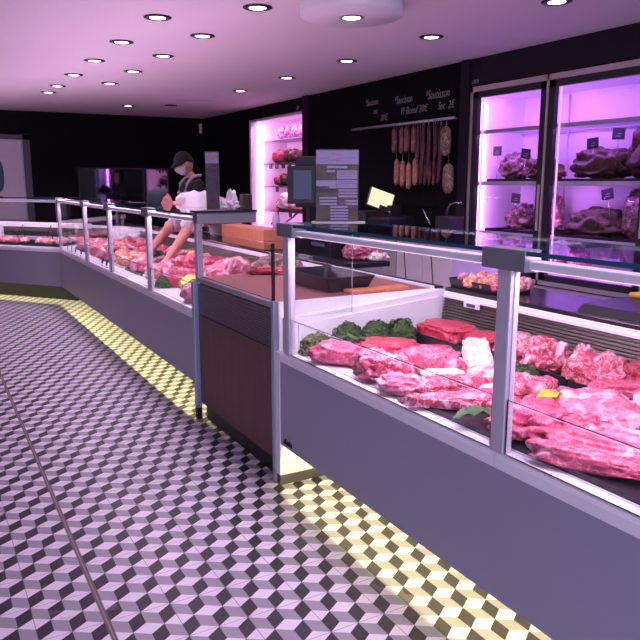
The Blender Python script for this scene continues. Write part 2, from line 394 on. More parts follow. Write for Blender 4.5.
def counter(root, y0, y1, posts, dark_base=False, back=1.32, led=True):
    """local frame: customer side faces -x, runs along +y"""
    # front
    cuts = [y0] + sorted(p for p in posts if y0 + .2 < p < y1 - .2) + [y1]
    bx(0, .02, y0, y1, .205, .602).build('front_panel', 'panel', root)
    for a, b in zip(cuts[:-1], cuts[1:]):
        MB().prism([(-.004, .603), (-.004, .634), (.002, .644), (.008, .648), (.048, .648), (.048, .62), (.022, .603)], 'y', a + .0012, b - .0012).build('nose_rail', 'rail_white', root)
    bx(.02, .95, y0, y1, .34, .37).build('underside', 'dark_metal' if dark_base else 'white', root)
    bx(.26, .93, y0 + .03, y1, 0, .34).build('plinth', 'black' if dark_base else 'white', root)
    bx(.049, .93, y0, y1, .63, .65).build('deck', 'deck', root)
    # back wall of the well: strip, louvre grille, pink-lit strip
    sg = MB().prism([(.90, .65), (.905, .69), (.925, .695), (.95, .65)], 'y', y0, y1)
    sg.build('lower_strip', 'rail_white', root)
    g = MB()
    n = 9
    for k in range(n):
        z = .695 + k * .0145; x = .915 + k * .0022
        g.prism([(x, z), (x + .003, z + .009), (x + .014, z + .009), (x + .014, z)], 'y', y0, y1)
    g.box(.940, .948, y0, y1, .69, .83)
    g.build('louvre_grille', 'grille', root)
    MB().prism([(.925, .826), (.925, .838), (.930, .842), (.930, .852), (.936, .856), (.975, .856), (.975, .826)], 'y', y0, y1).build('upper_strip', 'rail_white', root)
    bx(.936, back, y0, y1, .856, .876, bev=.004).build('rear_ledge', 'black_gloss', root)
    bx(.98, back - .07, y0, y1, .34, .856).build('rear_housing', 'dark_metal', root)
    # light bar and glass top
    for a, b in zip(cuts[:-1], cuts[1:]):
        bx(.006, .052, a + .01, b - .01, 1.176, 1.198, bev=.004).build('light_bar', 'rail_white', root)
        bx(.014, .044, a + .03, b - .03, 1.1735, 1.176).build('led_tube', 'led_case', root)
        glass_sheet(-.006, .375, a + .002, b - .002, 1.212, 1.224, 'top_glass', root, 'edge', 'glass_top')
        glass_sheet(.004, .010, a + .03, b - .03, .650, .808, 'lower_front_glass', root, 'edge_dark')
        glass_sheet(.012, .018, a + .03, b - .03, .800, 1.175, 'upper_front_glass', root, 'edge_light')
    for p in posts:
        po = MB().box(.0, .034, p - .026, p + .026, .648, 1.18, bev=.004).build('post', 'post', root)
        bx(-.010, .05, p - .082 if p - .082 > y0 - .1 else p - .04, min(p + .082, y1 + .002), 1.168, 1.226, bev=.003).build('bracket', 'bracket', po)
    if led:
        bx(.052, .068, y0 + .03, y1, .333, .3395).build('under_light_strip', 'led_yellow', root)

# near counter
nc = empty('refrigerated_display_counter', (1.365, 0, 0), 'long grey-fronted glass-topped meat counter in the right foreground', 'display counter')
counter(nc, -.25, 2.83, [1.43, 2.765, .06])
MB().prism([(.05, .37), (.05, .785), (.10, .792), (.93, .858), (.95, .858), (.95, .37)], 'y', 2.845, 2.905).build('end_wall', 'white', nc)
MB().prism([(.10, .66), (.10, .760), (.90, .828), (.90, .66)], 'y', 2.832, 2.845).build('end_lining', 'white', nc)
bx(-.004, .33, 2.832, 2.872, .05, .64).build('end_plate', 'white', nc)
bx(-.002, .33, 2.834, 2.870, 0, .05).build('end_plate_skirt', 'grille', nc)
bx(-.010, .018, 2.875, 2.905, .0, .868, bev=.004).build('corner_profile', 'blueprof', nc)
glass_sheet(.03, .372, 2.812, 2.820, .800, 1.20, 'end_glass', nc, 'edge_light')
th = bx(.915, .925, 2.55, 2.66, .800, .828, bev=.003).build('thermometer', 'white', nc)
bx(.9125, .9155, 2.575, 2.635, .806, .822).build('thermometer_display', 'ink', th)
# black lettering on the front panel, bottom left
def text(body, size, loc, mat, parent, name='lettering', thick=.0015, rot=None, sx=1):
    cu = bpy.data.curves.new(name, 'FONT'); cu.body = body; cu.size = size; cu.extrude = thick; cu.shear = .25 if mat == 'chalk' else 0
    to = bpy.data.objects.new(name, cu); C.objects.link(to)
    dg = bpy.context.evaluated_depsgraph_get(); me = bpy.data.meshes.new_from_object(to.evaluated_get(dg))
    bpy.data.objects.remove(to)
    me.materials.clear(); me.materials.append(M[mat])
    me.transform(Matrix.Diagonal((sx, 1, 1, 1)))
    me.transform(rot if rot is not None else Matrix(((0, 0, -1, 0), (-1, 0, 0, 0), (0, 1, 0, 0), (0, 0, 0, 1))))
    o = bpy.data.objects.new(name, me); C.objects.link(o); o.location = loc
    if parent: o.parent = parent
    return o
text('aleda', .040, (-.0025, 2.795, .222), 'black', nc, 'logo_lettering', .002)

# far counter
fc = empty('refrigerated_display_counter', (1.365, 3.95, 0), 'grey-fronted meat counter beyond the walnut unit, worker reaching in', 'display counter')
counter(fc, 0, 4.67, [1.0, 2.18, 3.2, 4.66], dark_base=True, back=1.12)
bx(0, .035, -.045, .0, .82, 1.18, bev=.003).build('post', 'post', fc)
hd = bx(-.008, .355, -.085, -.005, 1.168, 1.228, bev=.003).build('end_hood', 'bracket', fc)
bx(-.010, .36, -.09, .03, 1.229, 1.240).build('hood_cap', 'black', hd)
bx(-.022, .012, -.02, .02, .07, .835, bev=.004).build('corner_profile', 'blueprof', fc)
bx(-.020, .010, -.018, .018, 0, .07).build('profile_foot', 'black', fc)
# corner wedge joining the angled leg
th_ = math.asin(.607); cth, sth = math.cos(th_), .607
def wedge(r0, r1, z0, z1, y=4.67):
    n = 6; poly = [(r1 * math.cos(a), y + r1 * math.sin(a)) for a in [th_ * k / n for k in range(n + 1)]]
    if r0 > 0: poly += [(r0 * math.cos(a), y + r0 * math.sin(a)) for a in [th_ * (n - k) / n for k in range(n + 1)]]
    else: poly += [(0, y)]
    return MB().prism(poly, 'z', z0, z1)
wedge(.05, .93, .63, .65).build('corner_deck', 'deck', fc)
wedge(.90, .95, .65, .856).build('corner_back', 'rail_white', fc)
wedge(.936, 1.12, .856, .876).build('corner_ledge', 'black_gloss', fc)
wedge(.30, .93, 0, .37).build('corner_plinth', 'black', fc)
lc = empty('refrigerated_display_counter', (1.365, 8.62, 0), 'angled far leg of the counter running off to the left', 'display counter', rz=th_)
counter(lc, 0.0, 3.2, [1.6], dark_base=True)
bx(.55, .62, .05, 3.1, .84, .90, bev=.006).box(.56, .60, .1, .14, .65, .84).box(.56, .60, 1.5, 1.54, .65, .84).box(.56, .60, 3.0, 3.04, .65, .84).build('mid_shelf', 'rail_white', lc)

# walnut service unit between the counters
wu = empty('service_unit', (1.365, 2.91, 0), 'walnut-fronted service unit with ribbed steel vent between the two meat counters', 'service counter')
bx(.004, .022, .0, 1.015, .105, .640).build('front_panel', 'wood', wu)
bx(.035, .06, .0, 1.015, 0, .105).build('kick', 'black', wu)
bx(.03, .93, -.0045, .0, .62, .861).build('side_panel', 'white', wu)
v = MB()
for k in range(13):
    z = .646 + k * .0135
    v.prism([(.006, z), (.001, z + .005), (.006, z + .0105), (.02, z + .0105), (.02, z)], 'y', 0, 1.015)
v.build('vent_panel', 'vent', wu)
bx(.012, .022, 0, 1.015, .642, .85).build('vent_backing', 'dark_metal', wu)
bx(.001, .006, .32, .335, .745, .76).box(.001, .006, .74, .755, .745, .76).build('screw', 'chrome', wu)
bx(.0, .03, 0, 1.015, .833, .858, bev=.003).build('front_trim', 'rail', wu)
bx(.03, .90, 0.0005, 1.015, .838, .862, bev=.002).build('cutting_board_top', 'board_wood', wu)
bx(.06, .95, .01, 1.01, .0, .838).build('carcass', 'dark_metal', wu)
glass_sheet(.006, .012, .005, .99, .858, 1.128, 'splash_glass', wu, 'edge_light')
bx(.002, .016, -.004, .006, .858, 1.128).build('glass_edge_trim', 'edge_dark', wu)
bx(.925, .975, 0, 1.04, .826, .856).build('upper_strip', 'rail_white', wu)
bx(.936, .99, 0, 1.04, .856, .868, bev=.003).build('rear_ledge', 'dark_metal', wu)
bx(.90, .93, 0, 1.04, .862, .872).build('back_upstand', 'rail_white', wu)

# lights in the cases and beneath, and added uplights
def case_light(x, y0, y1, power, rot=0, col=(1, .68, .90)):
    area('case_lamp', (x, (y0 + y1) / 2, 1.17), (0, R(-22), rot), .03, y1 - y0, power, col)
case_light(1.395, -.2, 1.38, 14); case_light(1.395, 1.48, 2.70, 13)
case_light(1.395, 3.97, 8.55, 30)
def uplight(x, y, ln, power, rz=0):
    area('added_ceiling_uplight', (x, y, 1.2), (R(180), 0, rz), .04, ln, power, (1, .50, .80))  # added lamps shining upward to brighten and tint the ceiling
uplight(1.40, 1.1, 2.2, 5); uplight(1.40, 6.3, 4.5, 48); uplight(*(lambda v: (1.365 + v[0], 8.62 + v[1]))((.03 * cth - 1.6 * sth, .03 * sth + 1.6 * cth)), 3.0, 20, th_)
def under(x, y, ln, power, rz=0):
    area('under_counter_lamp', (x, y, .331), (0, 0, rz), .016, ln, power, (1, .88, .40))
under(1.425, 1.29, 3.0, 12.5); under(1.425, 6.3, 4.6, 20)
v_ = Vector((.06, 1.6, 0)); v_.rotate(Matrix.Rotation(th_, 3, 'Z')); under(1.365 + v_.x, 8.62 + v_.y, 3.1, 14, th_)
v_ = Vector((.03, 1.6, 0)); v_.rotate(Matrix.Rotation(th_, 3, 'Z')); area('case_lamp', (1.365 + v_.x, 8.62 + v_.y, 1.17), (0, R(-22), th_), .03, 3.0, 20, (1, .72, .9))

# ------------------------------------------------------------------ meat generator
def meat_bm(Ls, Ws, Hs, kind, seed, sub=4):
    Ls *= .93; Ws *= .88
    if sub == 4: sub = 5
    b = bmesh.new(); bmesh.ops.create_icosphere(b, subdivisions=sub, radius=1)
    off = Vector((seed * 3.17, seed * 1.93, seed * .71))
    e = {'slab': .5, 'plate': .35, 'cube': .5, 'tied': .7}.get(kind, .85)
    for v in b.verts:
        n = v.co.normalized()
        p = Vector([math.copysign(abs(c) ** e, c) for c in n])
        if kind in ('slab', 'plate', 'cube'): p *= .92
        f = 1 + .20 * noise.noise(n * 1.6 + off)
        f += .11 * noise.noise(n * 4 + off) + .035 * noise.noise(n * 9 + off) + .018 * noise.noise(n * 20 + off)
        if kind == 'folded':
            q = n * 2.3 + off; q += Vector((noise.noise(q * 1.1), noise.noise(q * 1.1 + Vector((5, 1, 2))), noise.noise(q + Vector((9, 3, 7))))) * .9
            f += .26 * (1 - abs(noise.noise(q * .8) * 3.2)) * .7 + .035 * (1 - abs(noise.noise(q * 1.8)) * 5)
        if kind == 'tied':
            f += .07 * abs(math.sin(n.x * 11)) - .03
        if kind == 'ribs':
            f += .08 * abs(math.sin(n.x * 13)) if n.z > -.2 else 0
        if kind == 'bony':
            f += .22 * noise.noise(n * 2.7 + off)
        p = p * f
        if kind == 'taper': p.y *= 1 - .35 * n.x; p.z *= 1 - .3 * n.x
        v.co = Vector((p.x * Ls / 2, p.y * Ws / 2, p.z * Hs * .62))
        if v.co.z < 0: v.co.z *= .5
    z0 = min(v.co.z for v in b.verts)
    for v in b.verts: v.co.z -= z0
    for f in b.faces: f.smooth = True
    return b
def meat(name, x, y, z, Ls, Ws, Hs, rot, kind, mat, seed, label, cat='meat', group=None, sub=4, tilt=0):
    me = bpy.data.meshes.new(name); b = meat_bm(Ls, Ws, Hs, kind, seed, sub); b.to_mesh(me); b.free(); me.materials.append(M[mat])
    o = bpy.data.objects.new(name, me); C.objects.link(o); o.location = (x, y, z); o.rotation_euler = (0, R(tilt), R(rot))
    return tag(o, label, cat, group)

def clump(name, x, y, z, rx, ry, rz, mat, seed, label, n=520, leaf=.011, group=None, cat='parsley'):
    rnd = random.Random(seed); m = MB()
    b = bmesh.new(); bmesh.ops.create_icosphere(b, subdivisions=3, radius=1)
    for v in b.verts:
        f = .85 + .25 * noise.noise(v.co * 3 + Vector((seed, 0, 0))); v.co = Vector((v.co.x * rx * f, v.co.y * ry * f, max(0, (v.co.z * rz) * f + rz * .35)))
    m._merge(b)
    for k in range(n):
        a = rnd.uniform(0, 2 * PI); c = rnd.uniform(-.25, 1); s = math.sqrt(1 - c * c)
        nrm = Vector((s * math.cos(a), s * math.sin(a), c))
        f = .92 + .25 * noise.noise(nrm * 3 + Vector((seed, 0, 0))) + rnd.uniform(-.06, .14)
        p = Vector((nrm.x * rx * f, nrm.y * ry * f, max(.003, nrm.z * rz * f + rz * .35)))
        t = nrm.cross(Vector((rnd.uniform(-1, 1), rnd.uniform(-1, 1), rnd.uniform(-1, 1)))).normalized(); u = nrm.cross(t)
        q = leaf * rnd.uniform(.6, 1.4)
        vs = [m.bm.verts.new(p + (t * math.cos(w) * q + u * math.sin(w) * q) * (1 if j % 2 else .55) + nrm * rnd.uniform(-.5, .9) * q) for j, w in enumerate([PI * i / 3 for i in range(6)])]
        cv = m.bm.verts.new(p + nrm * q * .5)
        for j in range(6): m._f([cv, vs[j], vs[(j + 1) % 6]])
    o = m.build(name, mat); o.location = (x, y, z); return tag(o, label, cat, group)

def leafobj(name, x, y, z, ln, wd, rot, mat, seed, label, cat='leaf', curl=.02, group=None):
    m = MB(); rnd = random.Random(seed); N = 12; W = 6; g = []
    for i in range(N + 1):
        t = i / N; half = wd / 2 * math.sin(PI * min(1, t * .92 + .06)) ** .7; row = []
        for j in range(W + 1):
            s = j / W * 2 - 1
            row.append(m.bm.verts.new(((t - .5) * ln, s * half, .010 + curl * math.sin(PI * t) + .007 * math.sin(t * 22 + s * 3) * abs(s) + .006 * s * s + rnd.uniform(0, .002))))
        g.append(row)
    for i in range(N):
        for j in range(W):
            f = m._f([g[i][j], g[i + 1][j], g[i + 1][j + 1], g[i][j + 1]])
            if f: f.smooth = True
    bm2 = m.bm; bmesh.ops.solidify(bm2, geom=list(bm2.faces), thickness=.002)
    o = m.build(name, mat); o.location = (x, y, z); o.rotation_euler = (0, 0, R(rot)); return tag(o, label, cat, group)

def tray(name, x0, x1, y0, y1, z0, h, mat, label, cat='tray', rot=0, group=None, wall=.006, flare=.0):
    cx, cy = (x0 + x1) / 2, (y0 + y1) / 2; a, b = (x1 - x0) / 2, (y1 - y0) / 2
    m = MB()
    def ring(ex, z, r=.02):
        pts = []
        for sx, sy, a0 in ((1, 1, 0), (-1, 1, 90), (-1, -1, 180), (1, -1, 270)):
            for k in range(4):
                an = R(a0 + k * 30); pts.append(m.bm.verts.new((sx * (a + ex - r) + r * math.cos(an), sy * (b + ex - r) + r * math.sin(an), z)))
        return pts
    rs = [ring(-flare, 0), ring(0, h), ring(-wall, h), ring(-flare - wall, .005)]
    n = len(rs[0])
    m._f(rs[0][::-1])
    for i in range(3):
        for k in range(n): m._f([rs[i][k], rs[i][(k + 1) % n], rs[i + 1][(k + 1) % n], rs[i + 1][k]])
    m._f(rs[3])
    o = m.build(name, mat); o.location = (cx, cy, z0); o.rotation_euler = (0, 0, R(rot)); return tag(o, label, cat, group)

Z = .651
# black trays of the near counter
tray('meat_tray', 2.00, 2.245, 2.26, 2.74, Z, .05, 'tray', 'black tray holding flat red beef at the back left of the near counter')
tray('meat_tray', 2.00, 2.245, 1.76, 2.24, Z, .05, 'tray', 'black tray of fatty pork knuckles at the back of the near counter')
tray('meat_tray', 1.98, 2.245, 1.10, 1.74, Z, .05, 'tray', 'black tray of mixed cuts at the back right of the near counter')
tray('meat_tray', 1.42, 1.96, 1.46, 1.93, Z, .016, 'tray', 'thin black tray under belly strips behind the second post')
tray('meat_tray', 1.42, 1.96, .90, 1.445, Z, .016, 'tray', 'thin black tray under sliced pork and tenderloins at the front right')
Zt = Z + .007
P = meat
P('pork_shoulder', 1.475, 2.50, Z, .26, .15, .10, -55, 'smooth', 'pork', 1, 'smooth pink pork joint nearest the light green parsley, front left')
P('pork_shoulder', 1.555, 2.385, Z, .21, .12, .075, -45, 'smooth', 'pork', 21, 'small smooth pink pork joint between two bigger joints at the front left')
P('rolled_roast', 1.495, 2.19, Z, .22, .17, .115, -60, 'folded', 'marbled', 2, 'rolled roast heavily marbled white and pink at the front rail')
P('beef_cut', 1.73, 2.50, Z, .30, .16, .085, -40, 'slab', 'beef', 3, 'flat deep red beef cut before the dark parsley')
P('beef_cut', 1.82, 2.34, Z, .26, .15, .08, -30, 'slab', 'beef', 33, 'flat deep red beef cut left of the white fat slab')
P('tied_roast', 1.70, 2.16, Z, .27, .14, .115, -52, 'tied', 'pork', 4, 'tied red roast with ridged rings in the middle of the near counter')
P('pork_loin', 1.455, 2.00, Z, .22, .11, .07, -60, 'folded', 'pork2', 5, 'pale pork loin with white fat edge beside the marbled roll')
P('rib_rack', 1.585, 1.93, Z, .34, .15, .07, -14, 'ribs', 'marbled', 6, 'long rack of ribs striped with white fat')
P('loin_end', 1.66, 2.035, Z, .20, .09, .065, -20, 'slab', 'fat', 61, 'white fat strip lying behind the rib rack')
P('fat_slab', 1.915, 2.13, Z + .03, .30, .14, .065, 57, 'slab', 'fat', 7, 'big white slab of back fat leaning over the roasts', tilt=-16)
P('pork_loin', 1.79, 1.93, Z, .17, .12, .085, -60, 'smooth', 'pork2', 8, 'pink loin end poking out below the white fat slab')
P('belly_strip', 1.465, 1.80, Zt, .30, .065, .05, -42, 'slab', 'marbled', 9, 'pink pork belly strip nearest the front rail, left of the second post', group=None)
P('belly_strip', 1.55, 1.765, Zt, .30, .065, .055, -38, 'slab', 'pork', 10, 'pink pork belly strip in the middle of three strips')
P('belly_strip', 1.64, 1.74, Zt, .28, .065, .06, -36, 'slab', 'marbled', 11, 'pink pork belly strip farthest from the front rail, left of the second post')
leafobj('green_leaf', 1.465, 1.615, Zt + .01, .17, .07, -20, 'leaf', 3, 'dark green leaf garnish left of the second post')
rnd = random.Random(5)
k = 0
spots_ = [(1.69, 1.80), (1.74, 1.76), (1.80, 1.77), (1.85, 1.72), (1.76, 1.70), (1.69, 1.73), (1.82, 1.66), (1.88, 1.64), (1.64, 1.66), (1.71, 1.64), (1.77, 1.63), (1.66, 1.60), (1.83, 1.60), (1.89, 1.57), (1.58, 1.64), (1.62, 1.57)]
for (x, y) in spots_:
    P('diced_pork', x, y, Zt, .085 + rnd.uniform(-.01, .02), .06, .055, rnd.uniform(0, 180), 'bony', rnd.choice(['pork', 'marbled', 'pork2']), 40 + k, 'diced chunk of pink pork in the heap right of the second post', group='diced pork heap in the near counter', sub=3); k += 1
for (x, y) in [(1.72, 1.71), (1.79, 1.71), (1.75, 1.66), (1.82, 1.68), (1.69, 1.68), (1.78, 1.76)]:
    P('diced_pork', x, y, Zt + .042, .08, .06, .05, rnd.uniform(0, 180), 'bony', rnd.choice(['pork', 'marbled']), 60 + k, 'diced chunk of pink pork in the heap right of the second post', group='diced pork heap in the near counter', sub=3); k += 1
leafobj('yellow_leaf', 1.72, 1.565, Zt + .035, .15, .065, 15, 'yellow', 4, 'yellow leaf garnish beside the diced pork', curl=.03)
leafobj('yellow_leaf', 1.60, 1.50, Zt + .03, .13, .05, 30, 'lettuce', 14, 'yellow-green leaf just right of the second post', curl=.03)
# back row
Zb = Z + .007
P('beef_slab', 2.11, 2.56, Zb + .02, .34, .22, .085, 88, 'slab', 'beef', 12, 'large flat red beef slab at the back left tray')
P('beef_slab', 2.12, 2.33, Zb + .02, .20, .20, .08, 60, 'slab', 'beef', 13, 'flat red beef slab right of the larger one, behind the white fat')
P('pork_knuckle', 2.12, 2.14, Zb, .19, .18, .125, 30, 'folded', 'marbled', 14, 'pink and white pork knuckle just right of the second post at the back')
P('pork_knuckle', 2.11, 1.96, Zb, .19, .18, .13, 70, 'folded', 'marbled', 15, 'rounded pork knuckle second from the post in the back row')
P('pork_cheek', 2.19, 1.84, Zb + .02, .10, .09, .10, 10, 'folded', 'marbled', 75, 'small pink lump between knuckle and marbled shoulder at the back')
P('marbled_shoulder', 2.09, 1.69, Zb, .25, .19, .14, -40, 'bony', 'marbled', 16, 'marbled shoulder with broad white fat seam in the back right tray')
P('chuck_steak', 2.18, 1.57, Zb + .03, .18, .15, .10, -20, 'bony', 'darkbeef', 17, 'darker veined steak behind the red flat cut')
P('flat_cut', 2.04, 1.54, Zb, .26, .11, .085, -50, 'slab', 'pork', 18, 'long flat red cut with white rim at the front of the back right tray')
P('leg_slice', 2.17, 1.43, Zb, .22, .20, .16, -10, 'smooth', 'pork2', 19, 'large round pale ham leg at the right end of the back row')
P('flat_cut', 2.04, 1.38, Zb, .20, .14, .10, -60, 'bony', 'marbled', 20, 'marbled cut before the round pale ham leg')
P('leg_slice', 2.12, 1.22, Zb, .20, .18, .12, -10, 'folded', 'marbled', 29, 'marbled pork piece at the far right end of the back tray')
# centre
P('pork_escalope', 1.82, 1.49, Zt, .26, .15, .085, -30, 'folded', 'pork2', 22, 'pale pork slab behind the larger pale slab, middle row right')
P('pork_escalope', 1.755, 1.375, Zt, .30, .20, .105, -38, 'smooth', 'pork2', 23, 'large pale pork slab in the middle row right')
P('sliced_pork', 1.51, 1.435, Zt, .24, .20, .105, -40, 'folded', 'pork', 24, 'large folded heap of sliced pork right against the second post')
P('sliced_pork', 1.585, 1.32, Zt, .17, .15, .085, -50, 'folded', 'marbled', 25, 'smaller folded heap of sliced pork beside the tenderloins')
P('tenderloin', 1.465, 1.195, Zt, .34, .085, .065, -66, 'taper', 'pork', 26, 'tenderloin nearest the front rail')
P('tenderloin', 1.535, 1.175, Zt, .36, .10, .085, -64, 'taper', 'pork', 27, 'tenderloin in the middle of three')
P('tenderloin', 1.625, 1.175, Zt, .34, .10, .085, -60, 'taper', 'pork2', 28, 'tenderloin farthest from the front rail')
P('pork_joint', 1.47, .955, Zt, .18, .14, .085, 20, 'smooth', 'pork2', 30, 'pink joint at the bottom right corner of the near counter')
# garnish
clump('parsley_bunch', 1.485, 2.705, Z, .065, .055, .060, 'parsley_light', 1, 'light green curly parsley in the front left corner', 800, .011)
clump('parsley_bunch', 1.655, 2.72, Z, .075, .05, .080, 'parsley', 2, 'dark parsley bunch second from the left corner', 950, .013)
clump('parsley_bunch', 1.80, 2.70, Z, .075, .05, .080, 'parsley', 3, 'dark parsley bunch third from the left corner', 950, .013)
clump('parsley_bunch', 1.925, 2.68, Z, .06, .06, .080, 'parsley', 4, 'tall dark parsley bunch beside the red beef tray', 950, .013)
leafobj('long_leaf', 1.60, 2.62, Z + .045, .22, .05, -40, 'leaf', 7, 'long green leaves lying before the parsley')
clump('parsley_bunch', 1.93, 1.90, Z, .055, .06, .05, 'parsley', 5, 'dark parsley bunch right behind the diced pork', 500, .010)
clump('parsley_bunch', 1.775, 1.235, Zt, .06, .07, .035, 'parsley', 6, 'flat dark parsley at the right edge of the near counter', 500, .012)
pk = MB().box(-.012, .012, -.002, .002, .03, .075, bev=.001).box(-.002, .002, -.002, .002, 0, .03).build('price_pick', 'white'); pk.location = (1.955, 1.425, Zt); pk.rotation_euler = (0, 0, R(-30)); tag(pk, 'small white plastic pick between the meat trays', 'price pick')

# worktop things
P('rib_cut', 1.74, 4.34, .66, .42, .30, .26, 35, 'ribs', 'marbled', 31, 'big marbled rib section at the near end of the far counter')
P('rib_cut', 1.98, 4.14, .66, .44, .26, .27, 20, 'ribs', 'aged_pale', 131, 'dark striped rib piece leaning behind the big marbled one')
P('trimmed_bone', 1.77, 3.82, .8625, .20, .08, .045, -35, 'bony', 'beef', 32, 'bright red trimmed scrap on the cutting board')
P('trimmed_bone', 1.68, 3.85, .8625, .07, .06, .05, -35, 'bony', 'darkbeef', 34, 'dark red end piece beside the bright scrap on the board')
tray('plastic_tub', 1.70, 1.99, 2.99, 3.48, .8625, .075, 'tray', 'black plastic tub on the cutting board behind the end glass', 'tub', rot=0, flare=.03)
o = bx(1.80, 2.14, 2.915, 3.0, .8625, .880, bev=.004).build('cutting_board', simple('orange_board', (.62, .20, .10), .5, var=.2, scale=20), None, world=(1.95, 2.96, .8625)); tag(o, 'small orange-brown board edge along the end wall of the near counter', 'board')
bl = empty('butcher_block', (2.41, 5.5, .877), 'thick orange-brown butcher block on the rear ledge', 'chopping block')
bx(2.31, 2.50, 5.06, 5.95, .9425, 1.035, bev=.006).build('upper_layer', 'block', bl, world=(2.41, 5.5, .877))
bx(2.312, 2.498, 5.062, 5.948, .8775, .9415, bev=.006).build('lower_layer', 'block', bl, world=(2.41, 5.5, .877))
o = bx(2.305, 2.335, 4.30, 4.46, .8765, .90).build('knife_rack', 'bracket', None, world=(2.32, 4.2, .877)); tag(o, 'small grey clip rail at the left of the butcher block', 'clip')
# ledge tray near second post
tray('meat_tray', 2.32, 2.55, 2.46, 2.84, .877, .045, 'tray', 'black tray of small nuggets on the rear ledge before the cold room', flare=.01)
rnd = random.Random(9)
for i in range(16):
    P('meat_nugget', 2.355 + .053 * (i % 4) + rnd.uniform(-.01, .01), 2.51 + .088 * (i // 4) + rnd.uniform(-.02, .02), .884, .085, .07, .065, rnd.uniform(0, 180), 'folded', 'orange' if i % 3 else 'marbled', 80 + i, 'peach-coloured meat nugget in the tray on the rear ledge', group='meat nuggets on the rear ledge', sub=3)
# dark mat with knife at right
kt = empty('cutting_mat', (2.60, 1.80, .877), 'black sloping plastic mat on the rear ledge at the right edge', 'mat')
MB().prism([(2.34, .877), (2.38, .905), (2.60, .915), (2.68, .905), (2.68, .877)], 'y', 1.3, 2.02).build('mat_body', 'tray', kt, world=(2.60, 1.80, .877))
kn = empty('butcher_knife', (2.64, 1.93, .915), 'knife with yellow handle lying on the black mat at the right edge', 'knife')
MB().tube([(2.63, 1.99, .925), (2.63, 1.93, .93), (2.62, 1.87, .925)], [.012, .016, .013]).build('handle', 'yellow', kn, world=(2.64, 1.93, .915))
MB().prism([(2.608, 1.87), (2.635, 1.87), (2.63, 1.66), (2.615, 1.63)], 'z', .9165, .919).build('blade', 'chrome', kn, world=(2.64, 1.93, .915))

# ------------------------------------------------------------------ far counter display
Zf = .651
rnd = random.Random(21)
P('smooth_ham', 1.50, 4.27, Zf, .26, .18, .13, -40, 'smooth', 'ham', 35, 'large smooth pink ham against the front rail by the blue profile')
P('smooth_ham', 1.62, 4.46, Zf, .20, .14, .09, -40, 'smooth', 'pork', 36, 'reddish joint just behind the smooth pink ham')
leafobj('lettuce_leaf', 1.60, 4.66, Zf + .06, .20, .13, 20, 'lettuce', 8, 'frilly yellow-green lettuce leaf before the smooth ham', curl=.04)
clump('frilly_lettuce', 1.64, 4.78, Zf, .09, .08, .075, 'lettuce', 18, 'yellow-green frilly lettuce head in the far counter', 420, .016, cat='lettuce')
clump('parsley_bunch', 1.50, 5.02, Zf, .06, .06, .05, 'parsley', 17, 'dark parsley bunch in the near third of the far counter', 300, .014)
yp = MB().lathe([(.005, 0), (.03, .004), (.045, .03), (.043, .055), (.025, .075), (.008, .07)], n=20).build('yellow_pepper', 'yellow'); yp.location = (1.86, 5.42, .79); tag(yp, 'round yellow pepper on top of the meat beside the bent worker', 'pepper')
P('broad_pork_cut', 1.88, 5.42, Zf, .30, .34, .19, 0, 'folded', 'pork', 136, 'broad cut of pork carrying the yellow pepper')
# trays with cuts
tr = 0
rowlab = ['nearest the walnut unit', 'second from the walnut unit', 'third from the walnut unit', 'fourth from the walnut unit', 'fifth from the walnut unit', 'sixth from the walnut unit', 'next to the corner']
mats_ = ['pork', 'marbled', 'pork2', 'beef', 'marbled', 'pork']
for i in range(7):
    ya = 4.55 + i * .57
    for j, (xa, xb) in enumerate(((1.51, 1.86), (1.88, 2.24))):
        side = 'front' if j == 0 else 'back'
        if i > 0 or j == 1:
            tray('meat_tray', xa, xb, ya, ya + .54, Zf, .02 if j == 0 else .05, 'tray' if (i + j) % 2 == 0 else 'deck', f'{"black" if (i + j) % 2 == 0 else "white"} tray in the {side} row of the far counter, {rowlab[i]}', group=None)
        mt = mats_[(i + j) % 6]
        if i == 0 and j == 1: continue
        for q in range(9):
            xx = xa + .07 + (q % 3) * .12 + rnd.uniform(-.02, .02); yy = ya + .09 + (q // 3) * .17 + rnd.uniform(-.03, .03)
            if i == 0 and j == 0 and q < 5: continue
            knd = rnd.choice(['folded', 'bony', 'slab']); mm = mt if rnd.random() < .6 else rnd.choice(mats_)
            if i == 3 and j == 0: mm = 'orange'
            P('meat_cut', xx, yy, Zf + .006, .17 + rnd.uniform(-.03, .04), .11, .09 + rnd.uniform(0, .04), rnd.uniform(-90, 90), knd, mm, 200 + i * 30 + j * 10 + q,
              f'pink cut in the {side} row of the far counter, {rowlab[i]}', group=f'meat cuts, {side} row, {rowlab[i]}', sub=3)
clump('parsley_bunch', 1.83, 6.30, Zf, .09, .12, .10, 'parsley', 27, 'dark parsley bunch in the middle of the far counter', 260, .02)
clump('parsley_bunch', 1.70, 5.72, Zf, .07, .09, .09, 'parsley', 28, 'dark parsley bunch left of the worker hands', 260, .02)
# orange platter
pl = MB().lathe([(.02, 0), (.15, .002), (.17, .02), (.165, .022), (.148, .006), (.02, .005)], n=28).build('round_platter', 'board_wood'); pl.location = (1.66, 7.15, Zf + .09); tag(pl, 'round wooden platter of orange sausages in the far counter', 'platter')
pr = MB().lathe([(.10, 0), (.10, .09), (.02, .091)], n=20).build('platter_riser', 'white'); pr.location = (1.66, 7.15, Zf); tag(pr, 'round white riser under the sausage platter', 'riser')
for i in range(9):
    a = i * .7
    P('orange_sausage', 1.66 + .09 * math.cos(a), 7.15 + .09 * math.sin(a), Zf + .098 + .012 * (i % 2), .13, .05, .05, math.degrees(a) + 90, 'smooth', 'orange', 400 + i, 'orange sausage heaped on the round platter', group='orange sausages on the platter', cat='sausage', sub=3)
